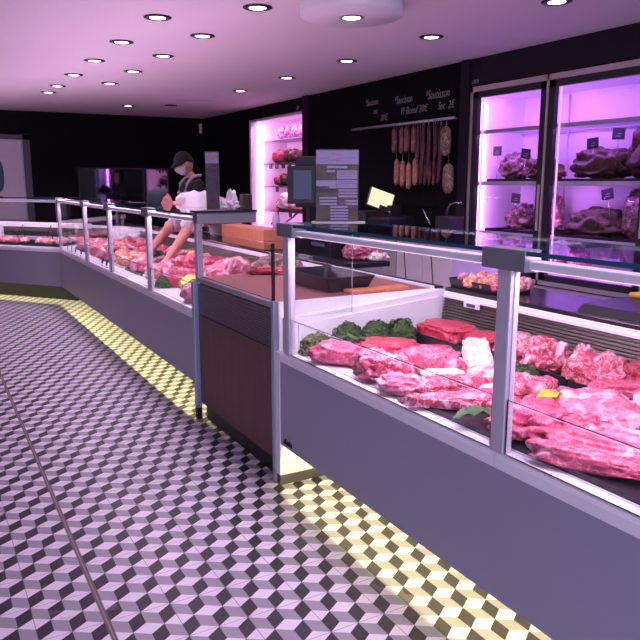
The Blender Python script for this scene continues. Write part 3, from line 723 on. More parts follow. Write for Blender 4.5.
# price tags along the nose of far counter
tg = bpy.data.objects.new('price_tag', None); C.objects.link(tg)
MB().box(-.004, .0, -.03, .03, .018, .062, bev=.001).build('card', 'tagcard', tg)
bx(-.004, .010, -.03, .03, 0, .006).box(-.004, 0, -.004, .004, .005, .02).build('foot', 'chrome', tg)
nth = ['nearest the post by the parsley', 'second', 'third', 'fourth', 'fifth', 'sixth', 'seventh']
for i, y in enumerate([5.10, 6.45, 6.62, 7.35, 7.60, 7.9, 8.12, 8.35]):
    o = tg if i == 0 else copy_tree(tg)
    o.location = (1.405, y, Zf); o.rotation_euler = (0, R(10), 0)
    tag(o, 'lone black price tag at the far front rail beside the nearest post' if i == 0 else ['', 'rightmost', 'second from right', 'third from right', 'fourth from right', 'third from left', 'second from left', 'leftmost'][i] + ' of the row of small black price tags at the far rail', 'price tag', 'price tags along the far front rail')
# angled leg contents
def legpt(x, y): v = Vector((x, y, 0)); v.rotate(Matrix.Rotation(th_, 3, 'Z')); return 1.365 + v.x, 8.62 + v.y
for i in range(4):
    x, y = legpt(.30, .42 + i * .62)
    o = tray('meat_tray', -.20, .20, -.29, .29, Zf, .035, 'tray', ['black tray nearest the corner in the angled leg', 'black tray second from the corner in the angled leg', 'black tray third from the corner in the angled leg', 'black tray farthest left in the angled leg'][i])
    o.location = (x, y, Zf); o.rotation_euler = (0, 0, th_)
    for q in range(8):
        xx, yy = legpt(.30 + rnd.uniform(-.12, .12), .42 + i * .62 + (q - 3.5) * .065)
        P('sliced_meat', xx, yy, Zf + .006, .13, .10, .075, rnd.uniform(0, 180), 'folded', ['orange', 'pork2', 'pork'][q % 3], 500 + i * 10 + q, 'peach slice on the black trays of the angled leg, ' + ['corner end', 'second tray', 'third tray', 'left end'][i], group='sliced meats in the angled leg, tray ' + ['at corner', 'second', 'third', 'at left'][i], sub=3)
for i, yy_ in enumerate((.55, 1.02, 1.62)):
    x, y = legpt(.42, yy_)
    t_ = MB().tube([(0, -.05, .0), (0, -.03, .09), (0, 0, .17), (0, .03, .09), (0, .05, 0)], .006, 6).build('serving_tongs', 'black'); t_.location = (x, y, Zf + .06); t_.rotation_euler = (R(12), 0, th_ + .4 * i)
    tag(t_, ['black serving tongs nearest the corner in the angled leg', 'black serving tongs in the middle of the angled leg', 'black serving tongs farthest left in the angled leg'][i], 'tongs')

# ------------------------------------------------------------------ cold room with two glass doors
cr = empty('cold_room_cabinet', (WX, 4.27, CZ0), 'purple-lit glass-doored cold cabinet of aged beef set in the right wall', 'cold cabinet')
W0 = (WX, 4.27, CZ0)
a, b, c, dd = CY0, CY1, CZ0, CZ1
XI = 5.12
mm_ = MB().box(XI, XI + .03, a + .03, b - .03, c + .05, dd - .05).box(WX + .06, XI, a + .02, a + .05, c + .05, dd - .05).box(WX + .06, XI, b - .05, b - .02, c + .05, dd - .05)
mm_.box(WX + .06, XI, a + .03, b - .03, c + .03, c + .06).box(WX + .06, XI, a + .03, b - .03, dd - .07, dd - .04)
mm_.build('lining', 'interior', cr, world=W0)
MB().box(WX - .012, WX + .05, a, b, dd - .045, dd).box(WX - .012, WX + .05, b - .035, b, c, dd).box(WX - .012, WX + .05, a, a + .035, c, dd).box(WX - .012, WX + .05, 4.308, 4.330, c, dd).box(WX - .012, WX + .05, a, b, c, c + .035).build('outer_frame', 'alu_warm', cr, world=W0)
for (ya, yb) in ((a + .037, 4.306), (4.332, b - .037)):
    z0, z1 = c + .037, dd - .047; fw = .062
    dr = MB().box(WX - .006, WX + .035, ya, ya + fw, z0, z1).box(WX - .006, WX + .035, yb - fw, yb, z0, z1).box(WX - .006, WX + .035, ya, yb, z0, z0 + fw - .012).box(WX - .006, WX + .035, ya, yb, z1 - fw + .008, z1).build('door', 'black', cr, world=W0)
    g_ = MB().box(WX + .008, WX + .016, ya + fw - .005, yb - fw + .005, z0 + fw - .02, z1 - fw + .02).build('door_glass', 'coldglass', cr, world=W0); g_.parent = dr
    h_ = bx(WX - .022, WX - .008, ya + .010, ya + .032, 1.0, 1.38, bev=.003).build('handle', 'alu_warm', cr, world=W0); h_.parent = dr
    lb = bx(WX + .05, WX + .062, yb - fw - .012, yb - fw - .002, z0 + .06, z1 - .05).build('led_strip', 'led_pink', cr, world=W0)
for zz in (.955, 1.405, 1.865):
    s_ = MB().box(WX + .075, WX + .095, a + .05, b - .05, zz - .034, zz, bev=.002).box(XI - .03, XI - .01, a + .05, b - .05, zz - .022, zz)
    ny = 44
    for i in range(ny + 1):
        yy = a + .06 + (b - a - .12) * i / ny; s_.box(WX + .09, XI - .02, yy - .0025, yy + .0025, zz - .010, zz - .004)
    s_.build('shelf', 'shelf', cr, world=W0)
for yy in (3.72, 3.84, 4.62, 4.80):
    MB().tube([(XI - .04, yy, c + .06), (XI - .04, yy, dd - .09)], .009, 8).build('shelf_upright', 'shelf', cr, world=W0)
bx(WX - .05, WX - .001, 3.2, b, .505, .545).build('wall_rail', 'alu_warm', None, world=(WX, 4.2, .52))
tag(bpy.data.objects['wall_rail'], 'beige metal rail running below the glass-doored cold cabinet', 'rail')
PUR = (.47, .17, 1)
for yy in (5.16, 4.27):
    area('cold_room_lamp', (WX + .10, yy, 1.40), (0, R(90), R(180 + 55)), 1.45, .03, 4.5, (.85, .26, 1))
area('cold_room_lamp', (4.72, 4.28, dd - .08), (0, R(-15), 0), .10, 1.7, 13, PUR)
area('cold_room_lamp', (4.62, 4.28, 1.84), (0, R(30), 0), .03, 1.7, 8, PUR)
area('cold_room_lamp', (4.62, 4.28, 1.38), (0, R(30), 0), .03, 1.7, 8, PUR)
area('cold_room_lamp', (4.62, 4.28, .93), (0, R(30), 0), .03, 1.7, 13, PUR)  # lamp added under the lowest shelf to brighten the cabinet bottom
def ham(name, x, y, z, Ls, Ws, Hs, rot, kind, mat, seed, label): return P(name, x, y, z, Ls, Ws, Hs, rot, kind, mat, seed, label)
def ctray(x0, x1, y0, y1, z, label): return tray('aging_tray', x0, x1, y0, y1, z + .0005, .022, 'tray', label)
ctray(4.60, 5.03, 4.40, 5.12, 1.405, 'dark tray on the upper middle shelf of the left cold cabinet bay')
ctray(4.60, 5.03, 3.42, 4.27, 1.405, 'dark tray on the upper middle shelf of the right cold cabinet bay')
ctray(4.60, 5.03, 4.40, 5.12, .955, 'dark tray on the lower shelf of the left cold cabinet bay')
ctray(4.60, 5.03, 3.42, 4.27, .955, 'dark tray on the lower shelf of the right cold cabinet bay')
ham('aged_rib', 4.80, 4.93, 1.412, .34, .34, .24, 60, 'bony', 'aged_pale', 601, 'pale marbled aged rib, left piece on the left bay middle shelf')
ham('aged_rib', 4.80, 4.58, 1.412, .30, .34, .19, 20, 'bony', 'aged', 602, 'dark aged rib, right piece on the left bay middle shelf')
ham('aged_loin', 4.80, 3.99, 1.412, .34, .56, .26, 5, 'bony', 'aged', 603, 'large dark brown aged loin on the right bay middle shelf')
ham('aged_haunch', 4.80, 3.58, 1.412, .30, .28, .42, 10, 'bony', 'aged', 604, 'tall dark aged leg at the right end of the right bay')
ham('aged_rib', 4.80, 4.83, .962, .34, .32, .24, 70, 'bony', 'aged_pale', 605, 'pale marbled aged rib on the left bay lower shelf')
ham('aged_rib', 4.80, 4.52, .962, .30, .28, .34, 20, 'bony', 'aged_pale', 606, 'tall aged rib at the right of the left bay lower shelf')
ham('aged_loin', 4.80, 3.98, .962, .34, .60, .24, 5, 'bony', 'aged', 607, 'long dark aged loin on the right bay lower shelf')
ham('aged_haunch', 4.82, 3.62, .962, .28, .26, .38, 25, 'taper', 'aged_pale', 608, 'upright aged leg at the right end of the right bay lower shelf')
ham('aged_rib', 4.80, 4.45, .618, .28, .26, .25, 25, 'bony', 'aged_pale', 609, 'aged rib on the cabinet floor at the right of the left bay')
ham('aged_rib', 4.80, 4.16, .618, .26, .20, .24, 25, 'bony', 'pork', 610, 'pinkish rib on the cabinet floor at the left of the right bay')
pt_ = bpy.data.objects.new('price_card', None); C.objects.link(pt_)
MB().box(-.003, .003, -.06, .06, .0, .085, bev=.001).build('card', 'tagcard', pt_)
MB().box(-.0042, -.0032, -.032, .010, .040, .046).box(-.0042, -.0032, -.032, .028, .022, .028).build('chalk_writing', 'chalk', pt_)
MB().tube([(.0045, 0, -.22), (.0045, 0, .03)], .0025, 6).build('card_stem', 'chrome', pt_)
for i, (y, z, r_, lb) in enumerate([(5.05, 1.635, 0, 'above the pale rib on the left bay middle shelf'), (4.70, 1.60, 8, 'above the dark rib on the left bay middle shelf'), (3.98, 1.655, -4, 'above the large dark loin in the right bay'), (3.75, 1.715, 3, 'beside the tall dark leg in the right bay'), (4.79, 1.215, 5, 'above the pale rib on the left bay lower shelf'), (3.80, 1.265, -12, 'above the long loin on the right bay lower shelf')]):
    o = pt_ if i == 0 else copy_tree(pt_)
    o.location = (4.66, y, z); o.rotation_euler = (R(r_), 0, R(-6)); tag(o, 'small black price card ' + lb, 'price card', 'price cards in the cold cabinet')

# ------------------------------------------------------------------ pink shelf cabinet
pc = empty('wall_shelf_cabinet', (WX, 9.4, PZ0), 'bright pink-lit shelf cabinet of cured meats set in the far right wall', 'display cabinet')
W1 = (WX, 9.4, PZ0)
a, b, c, dd = PY0, PY1, PZ0, PZ1
MB().box(XI, XI + .03, a + .03, b - .03, c + .03, dd - .02).box(WX + .0, XI, a + .01, a + .04, c + .03, dd - .02).box(WX + .0, XI, b - .04, b - .01, c + .03, dd - .02).box(WX, XI, a, b, c + .01, c + .04).box(WX, XI, a, b, dd - .035, dd - .005).build('lining', 'interior', pc, world=W1)
MB().box(WX - .01, WX + .012, a, a + .02, c, dd).box(WX - .01, WX + .012, b - .02, b, c, dd).box(WX - .01, WX + .012, a, b, dd - .02, dd).box(WX - .01, WX + .012, a, b, c, c + .02).build('frame', 'shelf', pc, world=W1)
bx(WX + .06, WX + .09, b - .055, b - .041, c + .06, dd - .05).build('led_strip', 'led_pink', pc, world=W1)
for i, zz in enumerate((.98, 1.34, 1.68, 2.02)):
    bx(WX + .20, XI - .002, a + .05, b - .05, zz - .02, zz, bev=.003).build('shelf', 'shelf' if i == 3 else 'tray', pc, world=W1)
area('shelf_cabinet_lamp', (WX + .12, 9.4, dd - .05), (0, R(-20), 0), .05, 1.6, 12, (1, .40, .88))
for zz in (1.64, 1.98, 1.30, .94): area('shelf_cabinet_lamp', (WX + .25, 9.4, zz), (0, R(-25), 0), .03, 1.6, 4, (1, .40, .88))
area('shelf_cabinet_lamp', (WX + .10, 10.22, 1.5), (0, R(90), R(235)), 1.4, .03, 7, (1, .42, .95))
rnd = random.Random(31)
lab = {0: 'lowest product shelf', 1: 'second lowest shelf', 2: 'second highest shelf', 3: 'top shelf'}
for i, zz in enumerate((.98, 1.34, 1.68, 2.02)):
    if i == 3:
        for q in range(6):
            P('wrapped_ham', 4.83, 8.68 + q * .23, zz + .001, .22, .19, .20, 70, 'bony', 'pale_net', 700 + q, 'netted wrapped ham on the top shelf of the pink cabinet', group='wrapped hams on the pink cabinet top shelf', cat='ham', sub=3)
    else:
        nq = (5, 7, 8)[i]
        for q in range(nq):
            yy = 8.68 + q * (1.5 / nq) + rnd.uniform(-.02, .02)
            P('cured_ham' if i < 2 else 'cured_sausage', 4.85, yy, zz + .001, .24, 1.15 / nq, .15 + rnd.uniform(0, .06), rnd.uniform(-25, 25), 'bony', rnd.choice(['aged', 'darkbeef', 'aged'] if i else ['aged_pale', 'darkbeef', 'orange']), 720 + i * 20 + q,
              'cured piece on the ' + lab[i] + ' of the pink cabinet', group='cured meats, ' + lab[i] + ' of the pink cabinet', cat='cured meat', sub=3)
        for q in range(6 if i == 2 else 3):
            yy = 8.85 + q * (1.3 / (6 if i == 2 else 3))
            o = bx(WX + .185, WX + .197, yy, yy + .085, zz - .085, zz - .01).build('shelf_tag', 'tagcard', None, world=(WX + .19, yy, zz - .05)); tag(o, 'black label card hanging from the ' + lab[i] + ' of the pink cabinet', 'label card', 'label cards, ' + lab[i])
P('white_ham', 4.80, 9.62, 1.0, .22, .42, .26, 20, 'smooth', 'fat', 790, 'large pale round ham on the lowest product shelf of the pink cabinet', cat='ham')
sl = MB().tube([(4.75, 9.9, .76), (4.74, 9.6, .80), (4.72, 9.3, .90), (4.72, 9.1, 1.0)], [.012, .014, .014, .02]).tube([(4.75, 9.9, .76), (4.75, 10.0, .81), (4.75, 10.1, .76)], .012).build('ham_stand', 'dark_metal'); tag(sl, 'dark curved metal ham stand at the bottom of the pink cabinet', 'ham stand')
tx = text('ah!', .07, (WX - .006, 8.74, 2.345), 'chalk', None, 'cabinet_lettering'); tag(tx, 'small white lettering above the pink shelf cabinet', 'lettering')
tx = text('GRIS', .045, (WX - .0145, 5.235, 2.275), 'chalk', None, 'cabinet_lettering'); tag(tx, 'faint small lettering above the left corner of the cold cabinet', 'lettering')

# ------------------------------------------------------------------ chalkboard, rail and sausages
cb = empty('chalkboard', (WX - .01, 6.8, 1.9), 'black chalkboard wall panel with chalked sausage names', 'chalkboard')
Wc = (WX - .01, 6.8, 1.9)
bx(WX - .012, WX - .0005, 5.375, 8.335, 1.15, H - .002).build('board', 'board', cb, world=Wc)
for (s, sz, y, z, sx) in [('*Saucisson', .095, 7.02, 2.235, .62), ('sec', .085, 6.86, 2.14, .8), ('30€', .09, 6.72, 2.055, .9), ('*Saucisson', .11, 6.45, 2.205, .66), ("P/ Boeuf 30€", .10, 6.34, 2.09, .85), ('*Saucisson', .12, 5.92, 2.20, .72), ('Sec  2€', .10, 5.72, 2.09, .8)]:
    t_ = text(s, sz, (-.004 + .0 - .0, y - 6.8, z - 1.9), 'chalk', cb, 'chalk_writing', .0006, sx=sx)
rl = empty('hanging_rail', (4.40, 6.3, 1.985), 'pale horizontal metal bar for hanging sausages under the chalk writing', 'rail')
MB().tube([(4.40, 7.16, 1.985), (4.40, 5.36, 1.985)], .013, 10).build('bar', 'rail', rl, world=(4.40, 6.3, 1.985))
for y in (7.1, 5.42):
    MB().tube([(4.40, y, 1.985), (4.487, y, 1.985)], .008, 8).build('bar_bracket', 'rail', rl, world=(4.40, 6.3, 1.985))
def saus(y, ztop, ln, r, mat, label, group, x=4.40, bend=.015):
    root = empty('dry_sausage' if r < .05 else 'netted_salami', (x, y, ztop), label, 'sausage', group)
    n = 10; pts = [(bend * math.sin(PI * i / n), .4 * bend * math.sin(PI * i / n), -.03 - ln * i / n) for i in range(n + 1)]
    rs = [r * (.25 + .75 * min(1, math.sin(PI * (i + .35) / (n + .7)) ** .35 * 1.05)) for i in range(n + 1)]
    rs[0] = r * .3; rs[-1] = r * .35
    MB().tube(pts, rs, 14).build('casing', mat, root)
    MB().tube([(0, 0, .014), (0, 0, -.035)], .0025, 5).build('string', 'chalk', root)
    return root
up = [6.33, 6.20, 6.11, 5.99]; pos4 = ['leftmost', 'second from left', 'third from left', 'rightmost']
for i, y in enumerate(up): saus(y, 1.975, .245 + .01 * (i % 2), .028, 'sausage', pos4[i] + ' of the four thick dry sausages tied directly to the bar', 'thick dry sausages, upper row')
for i, y in enumerate([6.285, 6.18, 6.07, 5.96]):
    o = saus(y, 1.665 - .02 * (i % 3), .27, .033, 'sausage_tan', pos4[i] + ' of the four thick dry sausages hanging in the lower row', 'thick dry sausages, lower row', x=4.41)
    MB().tube([(-.01, 0, 1.985 - o.location.z), (0, 0, 0)], .002, 5).build('long_string', 'chalk', o)
rnd = random.Random(3)
for i in range(9):
    y = 5.90 - .045 * i - (.0 if i < 5 else .01)
    saus(y, 1.975, .34 + .10 * rnd.random() + (.12 if i % 2 else 0), .019, 'sausage_dark', 'thin dark dry sausage in the tight bunch on the bar', 'thin dark sausages bunched on the bar', x=4.385 + .03 * (i % 2))
for i in range(5):
    y = 5.88 - .07 * i
    o = saus(y, 1.66, .26, .019, 'sausage_dark', 'thin dark dry sausage in the lower part of the bunch', 'thin dark sausages, lower bunch', x=4.42)
    MB().tube([(-.02, 0, .32), (0, 0, 0)], .002, 5).build('long_string', 'chalk', o)
saus(5.475, 1.945, .27, .052, 'salami', 'thick netted brown salami hanging from the right end of the bar', 'netted salamis', bend=.0)
o = saus(5.42, 1.60, .28, .052, 'salami', 'thick netted brown salami hanging below the other one', 'netted salamis', x=4.40, bend=.0)
MB().tube([(0, .05, .38), (0, 0, 0)], .002, 5).build('long_string', 'chalk', o)

# ------------------------------------------------------------------ back cabinets along right wall
def cabinet(y0, y1, mat, label, handles=True):
    w_ = ((3.95 + 4.5) / 2, (y0 + y1) / 2, 0)
    r_ = empty('base_cabinet', w_, label, 'cabinet')
    bx(3.97, 4.495, y0, y1, 0, .86).build('carcass', mat, r_, world=w_)
    n = 2
    for k in range(n):
        ya = y0 + .004 + (y1 - y0) / n * k; yb = y0 + (y1 - y0) / n * (k + 1) - .004
        dr = bx(3.95, 3.969, ya, yb, .08, .855, bev=.002).build('door', mat, r_, world=w_)
        if handles:
            yc = (ya + yb) / 2
            h_ = MB().box(3.945, 3.951, yc - .09, yc + .09, .790, .803).prism([(yc + .09, .79), (yc + .08, .79), (yc + .005, .30), (yc + .015, .30)], 'x', 3.945, 3.951).build('handle_groove', 'groove', r_, world=w_)
            h_.parent = dr
    return r_
cabinet(4.78, 5.60, 'cab_white', 'white base cabinet with dark slanted handle grooves under the sausages')
cabinet(5.61, 6.60, 'cab_grey', 'plain grey-beige base cabinet beyond the white one', handles=False)
cabinet(6.61, 7.60, 'cab_grey', 'plain grey-beige base cabinet farthest along the wall', handles=False)
wt = bx(3.93, 4.497, 4.76, 7.62, .862, .90, bev=.004).build('back_worktop', 'black_gloss', None, world=(4.2, 6.2, .88)); tag(wt, 'long black worktop on the base cabinets under the hanging sausages', 'worktop')
sk = empty('sink_unit', (4.25, 5.2, .90), 'small dark sink box with a curved tap on the back worktop', 'sink')
bx(4.16, 4.34, 5.10, 5.29, .901, 1.09, bev=.006).build('basin', 'dark_metal', sk, world=(4.25, 5.2, .90))
MB().tube([(4.25, 5.24, 1.09), (4.25, 5.23, 1.15), (4.25, 5.19, 1.20), (4.25, 5.12, 1.215), (4.25, 5.04, 1.215)], .008, 8).build('tap', 'chrome', sk, world=(4.25, 5.2, .90))
MB().tube([(4.16, 5.36, 1.0), (4.16, 5.48, 1.15)], .007, 8).build('lever', 'chrome', sk, world=(4.25, 5.2, .90))

# white trolley with dark top in the aisle, with meat
w_ = (2.88, 5.0, 0)
tb = empty('side_table', w_, 'white low cabinet with dark top in the aisle behind the counter', 'side table')
bx(2.75, 3.02, 4.46, 5.62, .06, .775).build('body', 'white', tb, world=w_)
bx(2.72, 3.06, 4.42, 5.66, .776, .812, bev=.004).build('top', 'tray', tb, world=w_)
for x in (2.79, 2.98):
    for y in (4.50, 5.58): bx(x - .02, x + .02, y - .02, y + .02, 0, .06).build('foot', 'black', tb, world=w_)
P('fresh_cut', 2.91, 4.60, .8125, .26, .18, .13, -30, 'folded', 'marbled', 801, 'pale pink and white cut on the dark-topped side table')
P('fresh_cut', 3.00, 4.49, .8125, .15, .11, .06, -30, 'folded', 'fat', 802, 'small white trimming beside the pink cut on the side table')

# scale with customer display
w_ = (2.88, 5.2, .8125)
sc = empty('counter_scale', w_, 'black shop scale with small customer screen on a pole in the aisle', 'scale')
bx(2.74, 3.02, 4.78, 5.56, .813, .985, bev=.012).build('scale_body', 'black', sc, world=w_)
bx(2.76, 3.0, 4.82, 5.30, .986, .998, bev=.004).build('weighing_plate', 'dark_metal', sc, world=w_)
bx(2.732, 2.7405, 4.86, 5.06, .90, .93).build('scale_display', 'screen', sc, world=w_)
bx(2.92, 2.98, 5.44, 5.50, .985, 1.45).build('pole', 'dark_metal', sc, world=w_)
def oriented(x0, x1, y0, y1, z0, z1, loc, rz, tilt=0, bev=.006):
    return MB().box(x0, x1, y0, y1, z0, z1, bev=bev, mat=Matrix.Translation(loc) @ Matrix.Rotation(rz, 4, 'Z') @ Matrix.Rotation(tilt, 4, 'Y'))
mo = oriented(-.02, .02, -.115, .115, -.155, .155, (2.79, 5.34, 1.375), R(59), 0).build('customer_monitor', 'black', sc, world=w_)
oriented(-.0225, -.0205, -.085, .065, -.115, .12, (2.79, 5.34, 1.375), R(59), 0, 0).build('screen', 'screen', sc, world=w_).parent = mo
oriented(-.03, .03, -.20, .20, -.22, .20, (2.97, 5.36, 1.41), R(59), R(-6)).build('operator_monitor', 'black', sc, world=w_)
MB().tube([(2.95, 5.47, 1.38), (2.90, 5.45, 1.38), (2.81, 5.37, 1.375)], .02, 8).build('monitor_arm', 'dark_metal', sc, world=w_)
# second scale with lit tilted screen on the back worktop
w_ = (4.15, 6.05, .90)
s2 = empty('touch_screen_scale', w_, 'dark scale on the back worktop whose tilted screen glows pale yellow', 'scale')
MB().box(4.02, 4.36, 5.86, 6.24, .901, 1.06, bev=.03).box(4.12, 4.30, 6.00, 6.26, 1.0, 1.17, bev=.03).build('housing', 'black', s2, world=w_)
bx(3.98, 4.34, 6.24, 6.66, .901, 1.10, bev=.03).build('slicer_body', 'dark_metal', s2, world=w_)
ra = Vector((.874, -.486, 0)); fwd_ = Vector((.486, .874, 0)); up_ = Vector((0, 0, 1))
ax = (ra * .166 - up_ * .060 + fwd_ * .01).normalized(); bz = (ra * .089 + up_ * .106 + fwd_ * .09).normalized(); nz_ = ax.cross(bz).normalized(); bz = nz_.cross(ax).normalized()
rotm = Matrix((ax, bz, nz_)).transposed().to_4x4(); rotm.translation = Vector((4.09, 6.09, 1.225))
MB().box(-.135, .135, -.115, .115, -.03, 0, bev=.006, mat=rotm).build('screen_housing', 'black', s2, world=w_)
MB().box(-.122, .122, -.105, .105, .0005, .003, mat=rotm).build('screen', 'screen_warm', s2, world=w_)
MB().box(.0, .10, -.13, -.07, .0032, .016, mat=rotm).build('card_slot', 'black', s2, world=w_)

# acrylic menu sign on near glass top
def signboard(loc, rz, wd, ht, label, lean=0, kind=0):
    r_ = empty('menu_stand', loc, label, 'sign', rz=rz)
    # local: faces -y, x is width
    bx(-wd / 2 - .02, wd / 2 + .03, -.03, .04, 0, .004).build('base', 'edge_light', r_)
    sh = bx(-wd / 2, wd / 2, -.002, .002, .004, ht).build('printed_sheet', 'print_olive', r_)
    glass_sheet(-wd / 2 - .003, wd / 2 + .003, -.006, -.0035, .004, ht + .003, 'acrylic_front', r_, 'edge_light', 'acrylic')
    def blk(x0, x1, z0, z1, m='paper', nm='text_block'): return bx(wd * (x0 - .5), wd * (x1 - .5), -.0026, -.0021, ht * z0, ht * z1).build(nm, m, sh)
    blk(.0, 1.0, .80, .985, nm='header')
    if kind == 0:
        hh = MB()
        for (x0, x1, z0, z1) in [(.38, .44, .94, .95), (.375, .385, .90, .95), (.44, .45, .90, .95), (.47, .60, .93, .938), (.47, .60, .875, .883), (.47, .478, .875, .938), (.592, .60, .875, .938), (.40, .57, .855, .862)]:
            hh.box(wd * (x0 - .5), wd * (x1 - .5), -.0032, -.0027, ht * z0, ht * z1)
        hh.build('header_emblem', 'print_red', sh)
        blk(.25, .74, .745, .775); blk(.25, .45, .69, .715)
        blk(.49, .97, .60, .715); blk(.49, .97, .475, .585)
        for k in range(3): blk(.53, .97, .43 - k * .042, .457 - k * .042)
        for k in range(3): blk(.08, .49, .325 - k * .042, .352 - k * .042)
        for k in range(2): blk(.70, .99, .285 - k * .042, .312 - k * .042)
        for k in range(5): blk(.34, .76, .200 - k * .042, .227 - k * .042)
        blk(.0, .48, .46, .58, 'paper', 'photo_sky'); blk(.0, .3, .42, .50, 'print_dark', 'photo_hills'); blk(.3, .48, .42, .47, 'print_dark', 'photo_hills')
        ln = MB()
        for (z0, x0, x1) in [(.69, .52, .90), (.66, .52, .94), (.63, .52, .85), (.56, .52, .9), (.535, .52, .94), (.51, .52, .8), (.88, .08, .3), (.88, .68, .93), (.84, .2, .8)]:
            ln.box(wd * (x0 - .5), wd * (x1 - .5), -.0031, -.00275, ht * z0, ht * (z0 + .006))
        ln.build('small_print', 'ink', sh)
    else:
        for k in range(9): blk(.15, .85, .70 - k * .075, .735 - k * .075, 'ink')
        blk(.35, .75, .86, .93, 'yellow', 'emblem')
    return r_
signboard((1.612, 2.745, 1.2245), R(-29), .185, .315, 'acrylic menu stand full of price blocks on the near glass top')
signboard((1.478, 3.925, 1.2405), R(-29), .075, .33, 'narrow dark printed stand seen at an angle on the far hood', kind=1)
# white crumpled bag and black box on far hood
b = bmesh.new(); bmesh.ops.create_icosphere(b, subdivisions=4, radius=1)
for v in b.verts:
    n_ = v.co.normalized(); f = .8 + .5 * noise.noise(n_ * 2.2) + .25 * abs(noise.noise(n_ * 5)); v.co = Vector((n_.x * .07 * f, n_.y * .07 * f, max(0, (n_.z * .075 * f + .05 + (.06 if n_.z > .75 else 0)))))
me = bpy.data.meshes.new('plastic_bag'); b.to_mesh(me); b.free(); me.materials.append(M['plastic_bag']); o = bpy.data.objects.new('plastic_bag', me); C.objects.link(o); o.location = (1.59, 3.93, 1.2405); o.scale = (.75, .62, .62)
tag(o, 'crumpled white plastic bag on the far hood right of the narrow stand', 'bag')
o = bx(1.655, 1.712, 3.90, 3.955, 1.2405, 1.33, bev=.004).build('black_box', simple('brown_black_box', (.030, .018, .022), .6), None, world=(1.68, 3.93, 1.2405)); tag(o, 'small brownish black box on the far hood right of the white bag', 'box')
# ketchup-red bottle top by the scale
rb = empty('spice_bottle', (2.42, 4.72, 1.036), 'small pale bottle with red cap standing on the butcher block', 'bottle')
MB().lathe([(.005, 0), (.028, .002), (.03, .02), (.03, .09), (.012, .12), (.010, .13)], n=18).build('bottle_body', 'paper', rb)
MB().lathe([(.011, .131), (.011, .145), (.003, .17)], n=14).build('cap', 'red', rb)
rb.location = (2.45, 5.12, 1.036)

# ------------------------------------------------------------------ people
def skinmesh(chains, base, sub=2):
    """chains: list of lists of (co, r); chains joined where a point repeats (same key)"""
    verts, rad, edges, idx = [], [], [], {}
    def vid(p, r):
        k = tuple(round(c, 4) for c in p)
        if k not in idx: idx[k] = len(verts); verts.append(p); rad.append(r)
        return idx[k]
    for ch in chains:
        ids = [vid(p, r) for p, r in ch]
        for a_, b_ in zip(ids[:-1], ids[1:]): edges.append((a_, b_))
    me = bpy.data.meshes.new('skel'); me.from_pydata(verts, edges, []); o = bpy.data.objects.new('skel', me); C.objects.link(o)
    md = o.modifiers.new('s', 'SKIN'); md.use_smooth_shade = True
    for i, v in enumerate(me.skin_vertices[0].data):
        r_ = rad[i]; v.radius = (r_, r_) if not isinstance(r_, tuple) else r_; v.use_root = (i == 0)
    sb = o.modifiers.new('u', 'SUBSURF'); sb.levels = sub; sb.render_levels = sub
    dg = bpy.context.evaluated_depsgraph_get(); dg.update()
    out = bpy.data.meshes.new_from_object(o.evaluated_get(dg)); bpy.data.objects.remove(o)
    for p in out.polygons: p.use_smooth = True
    return out
def addmesh(name, me, mat, parent, origin):
    me.transform(Matrix.Translation(-Vector(origin))); me.materials.clear(); me.materials.append(M[mat])
    o = bpy.data.objects.new(name, me); C.objects.link(o); o.parent = parent; return o
def headmesh(center, fwd, up, s=1.0):
    """head as mesh in world coords: face features along fwd"""
    b = bmesh.new(); bmesh.ops.create_icosphere(b, subdivisions=4, radius=1)
    f_ = Vector(fwd).normalized(); u_ = Vector(up).normalized(); r_ = f_.cross(u_).normalized(); u_ = r_.cross(f_).normalized()
    for v in b.verts:
        n = v.co.normalized(); x, y, z = n.x, n.y, n.z  # y forward, z up, x right
        p = Vector((x * .076, y * .096, z * .118))
        if z < 0: p.x *= 1 + .28 * z; p.y *= 1 + .10 * z
        if y > 0:
            g = lambda cx, cz, sx, sz: math.exp(-((x - cx) / sx) ** 2 - ((z - cz) / sz) ** 2)
            p.y += .022 * g(0, -.12, .14, .16) * y + .008 * g(0, -.45, .3, .08) - .009 * g(.36, .08, .16, .10) - .009 * g(-.36, .08, .16, .10) + .008 * g(0, -.82, .3, .2)
        for sx in (1, -1):
            e_ = math.exp(-((y + .05) / .16) ** 2 - ((z + .02) / .22) ** 2) * (1 if x * sx > .9 else 0)
            p.x += sx * .018 * e_
        v.co = Vector(center) + (r_ * p.x + f_ * p.y + u_ * p.z) * s
    for f in b.faces: f.smooth = True
    me = bpy.data.meshes.new('head'); b.to_mesh(me); b.free(); return me
def capmesh(center, fwd, up, s=1.0, brim=True, low=.15, back=True):
    b = bmesh.new(); bmesh.ops.create_icosphere(b, subdivisions=4, radius=1)
    f_ = Vector(fwd).normalized(); u_ = Vector(up).normalized(); r_ = f_.cross(u_).normalized(); u_ = r_.cross(f_).normalized()
    for v in b.verts:
        n = v.co.normalized(); z = n.z; lim = low - (.35 if (back and n.y < 0) else 0) * abs(n.y)
        zz = max(z, lim)
        k = 1 if z > lim else .8
        p = Vector((n.x * .088 * k, n.y * .108 * k, zz * .135))
        if brim and n.y > .3 and abs(z - lim) < .12: p.y += .06 * (n.y - .3) / .7; p.z -= .01
        v.co = Vector(center) + (r_ * p.x + f_ * p.y + u_ * p.z) * s
    for f in b.faces: f.smooth = True
    me = bpy.data.meshes.new('cap'); b.to_mesh(me); b.free(); return me
def join_head(bodyme, headme):
    bb = bmesh.new(); bb.from_mesh(bodyme); bb.from_mesh(headme); bb.to_mesh(bodyme); bb.free(); return bodyme
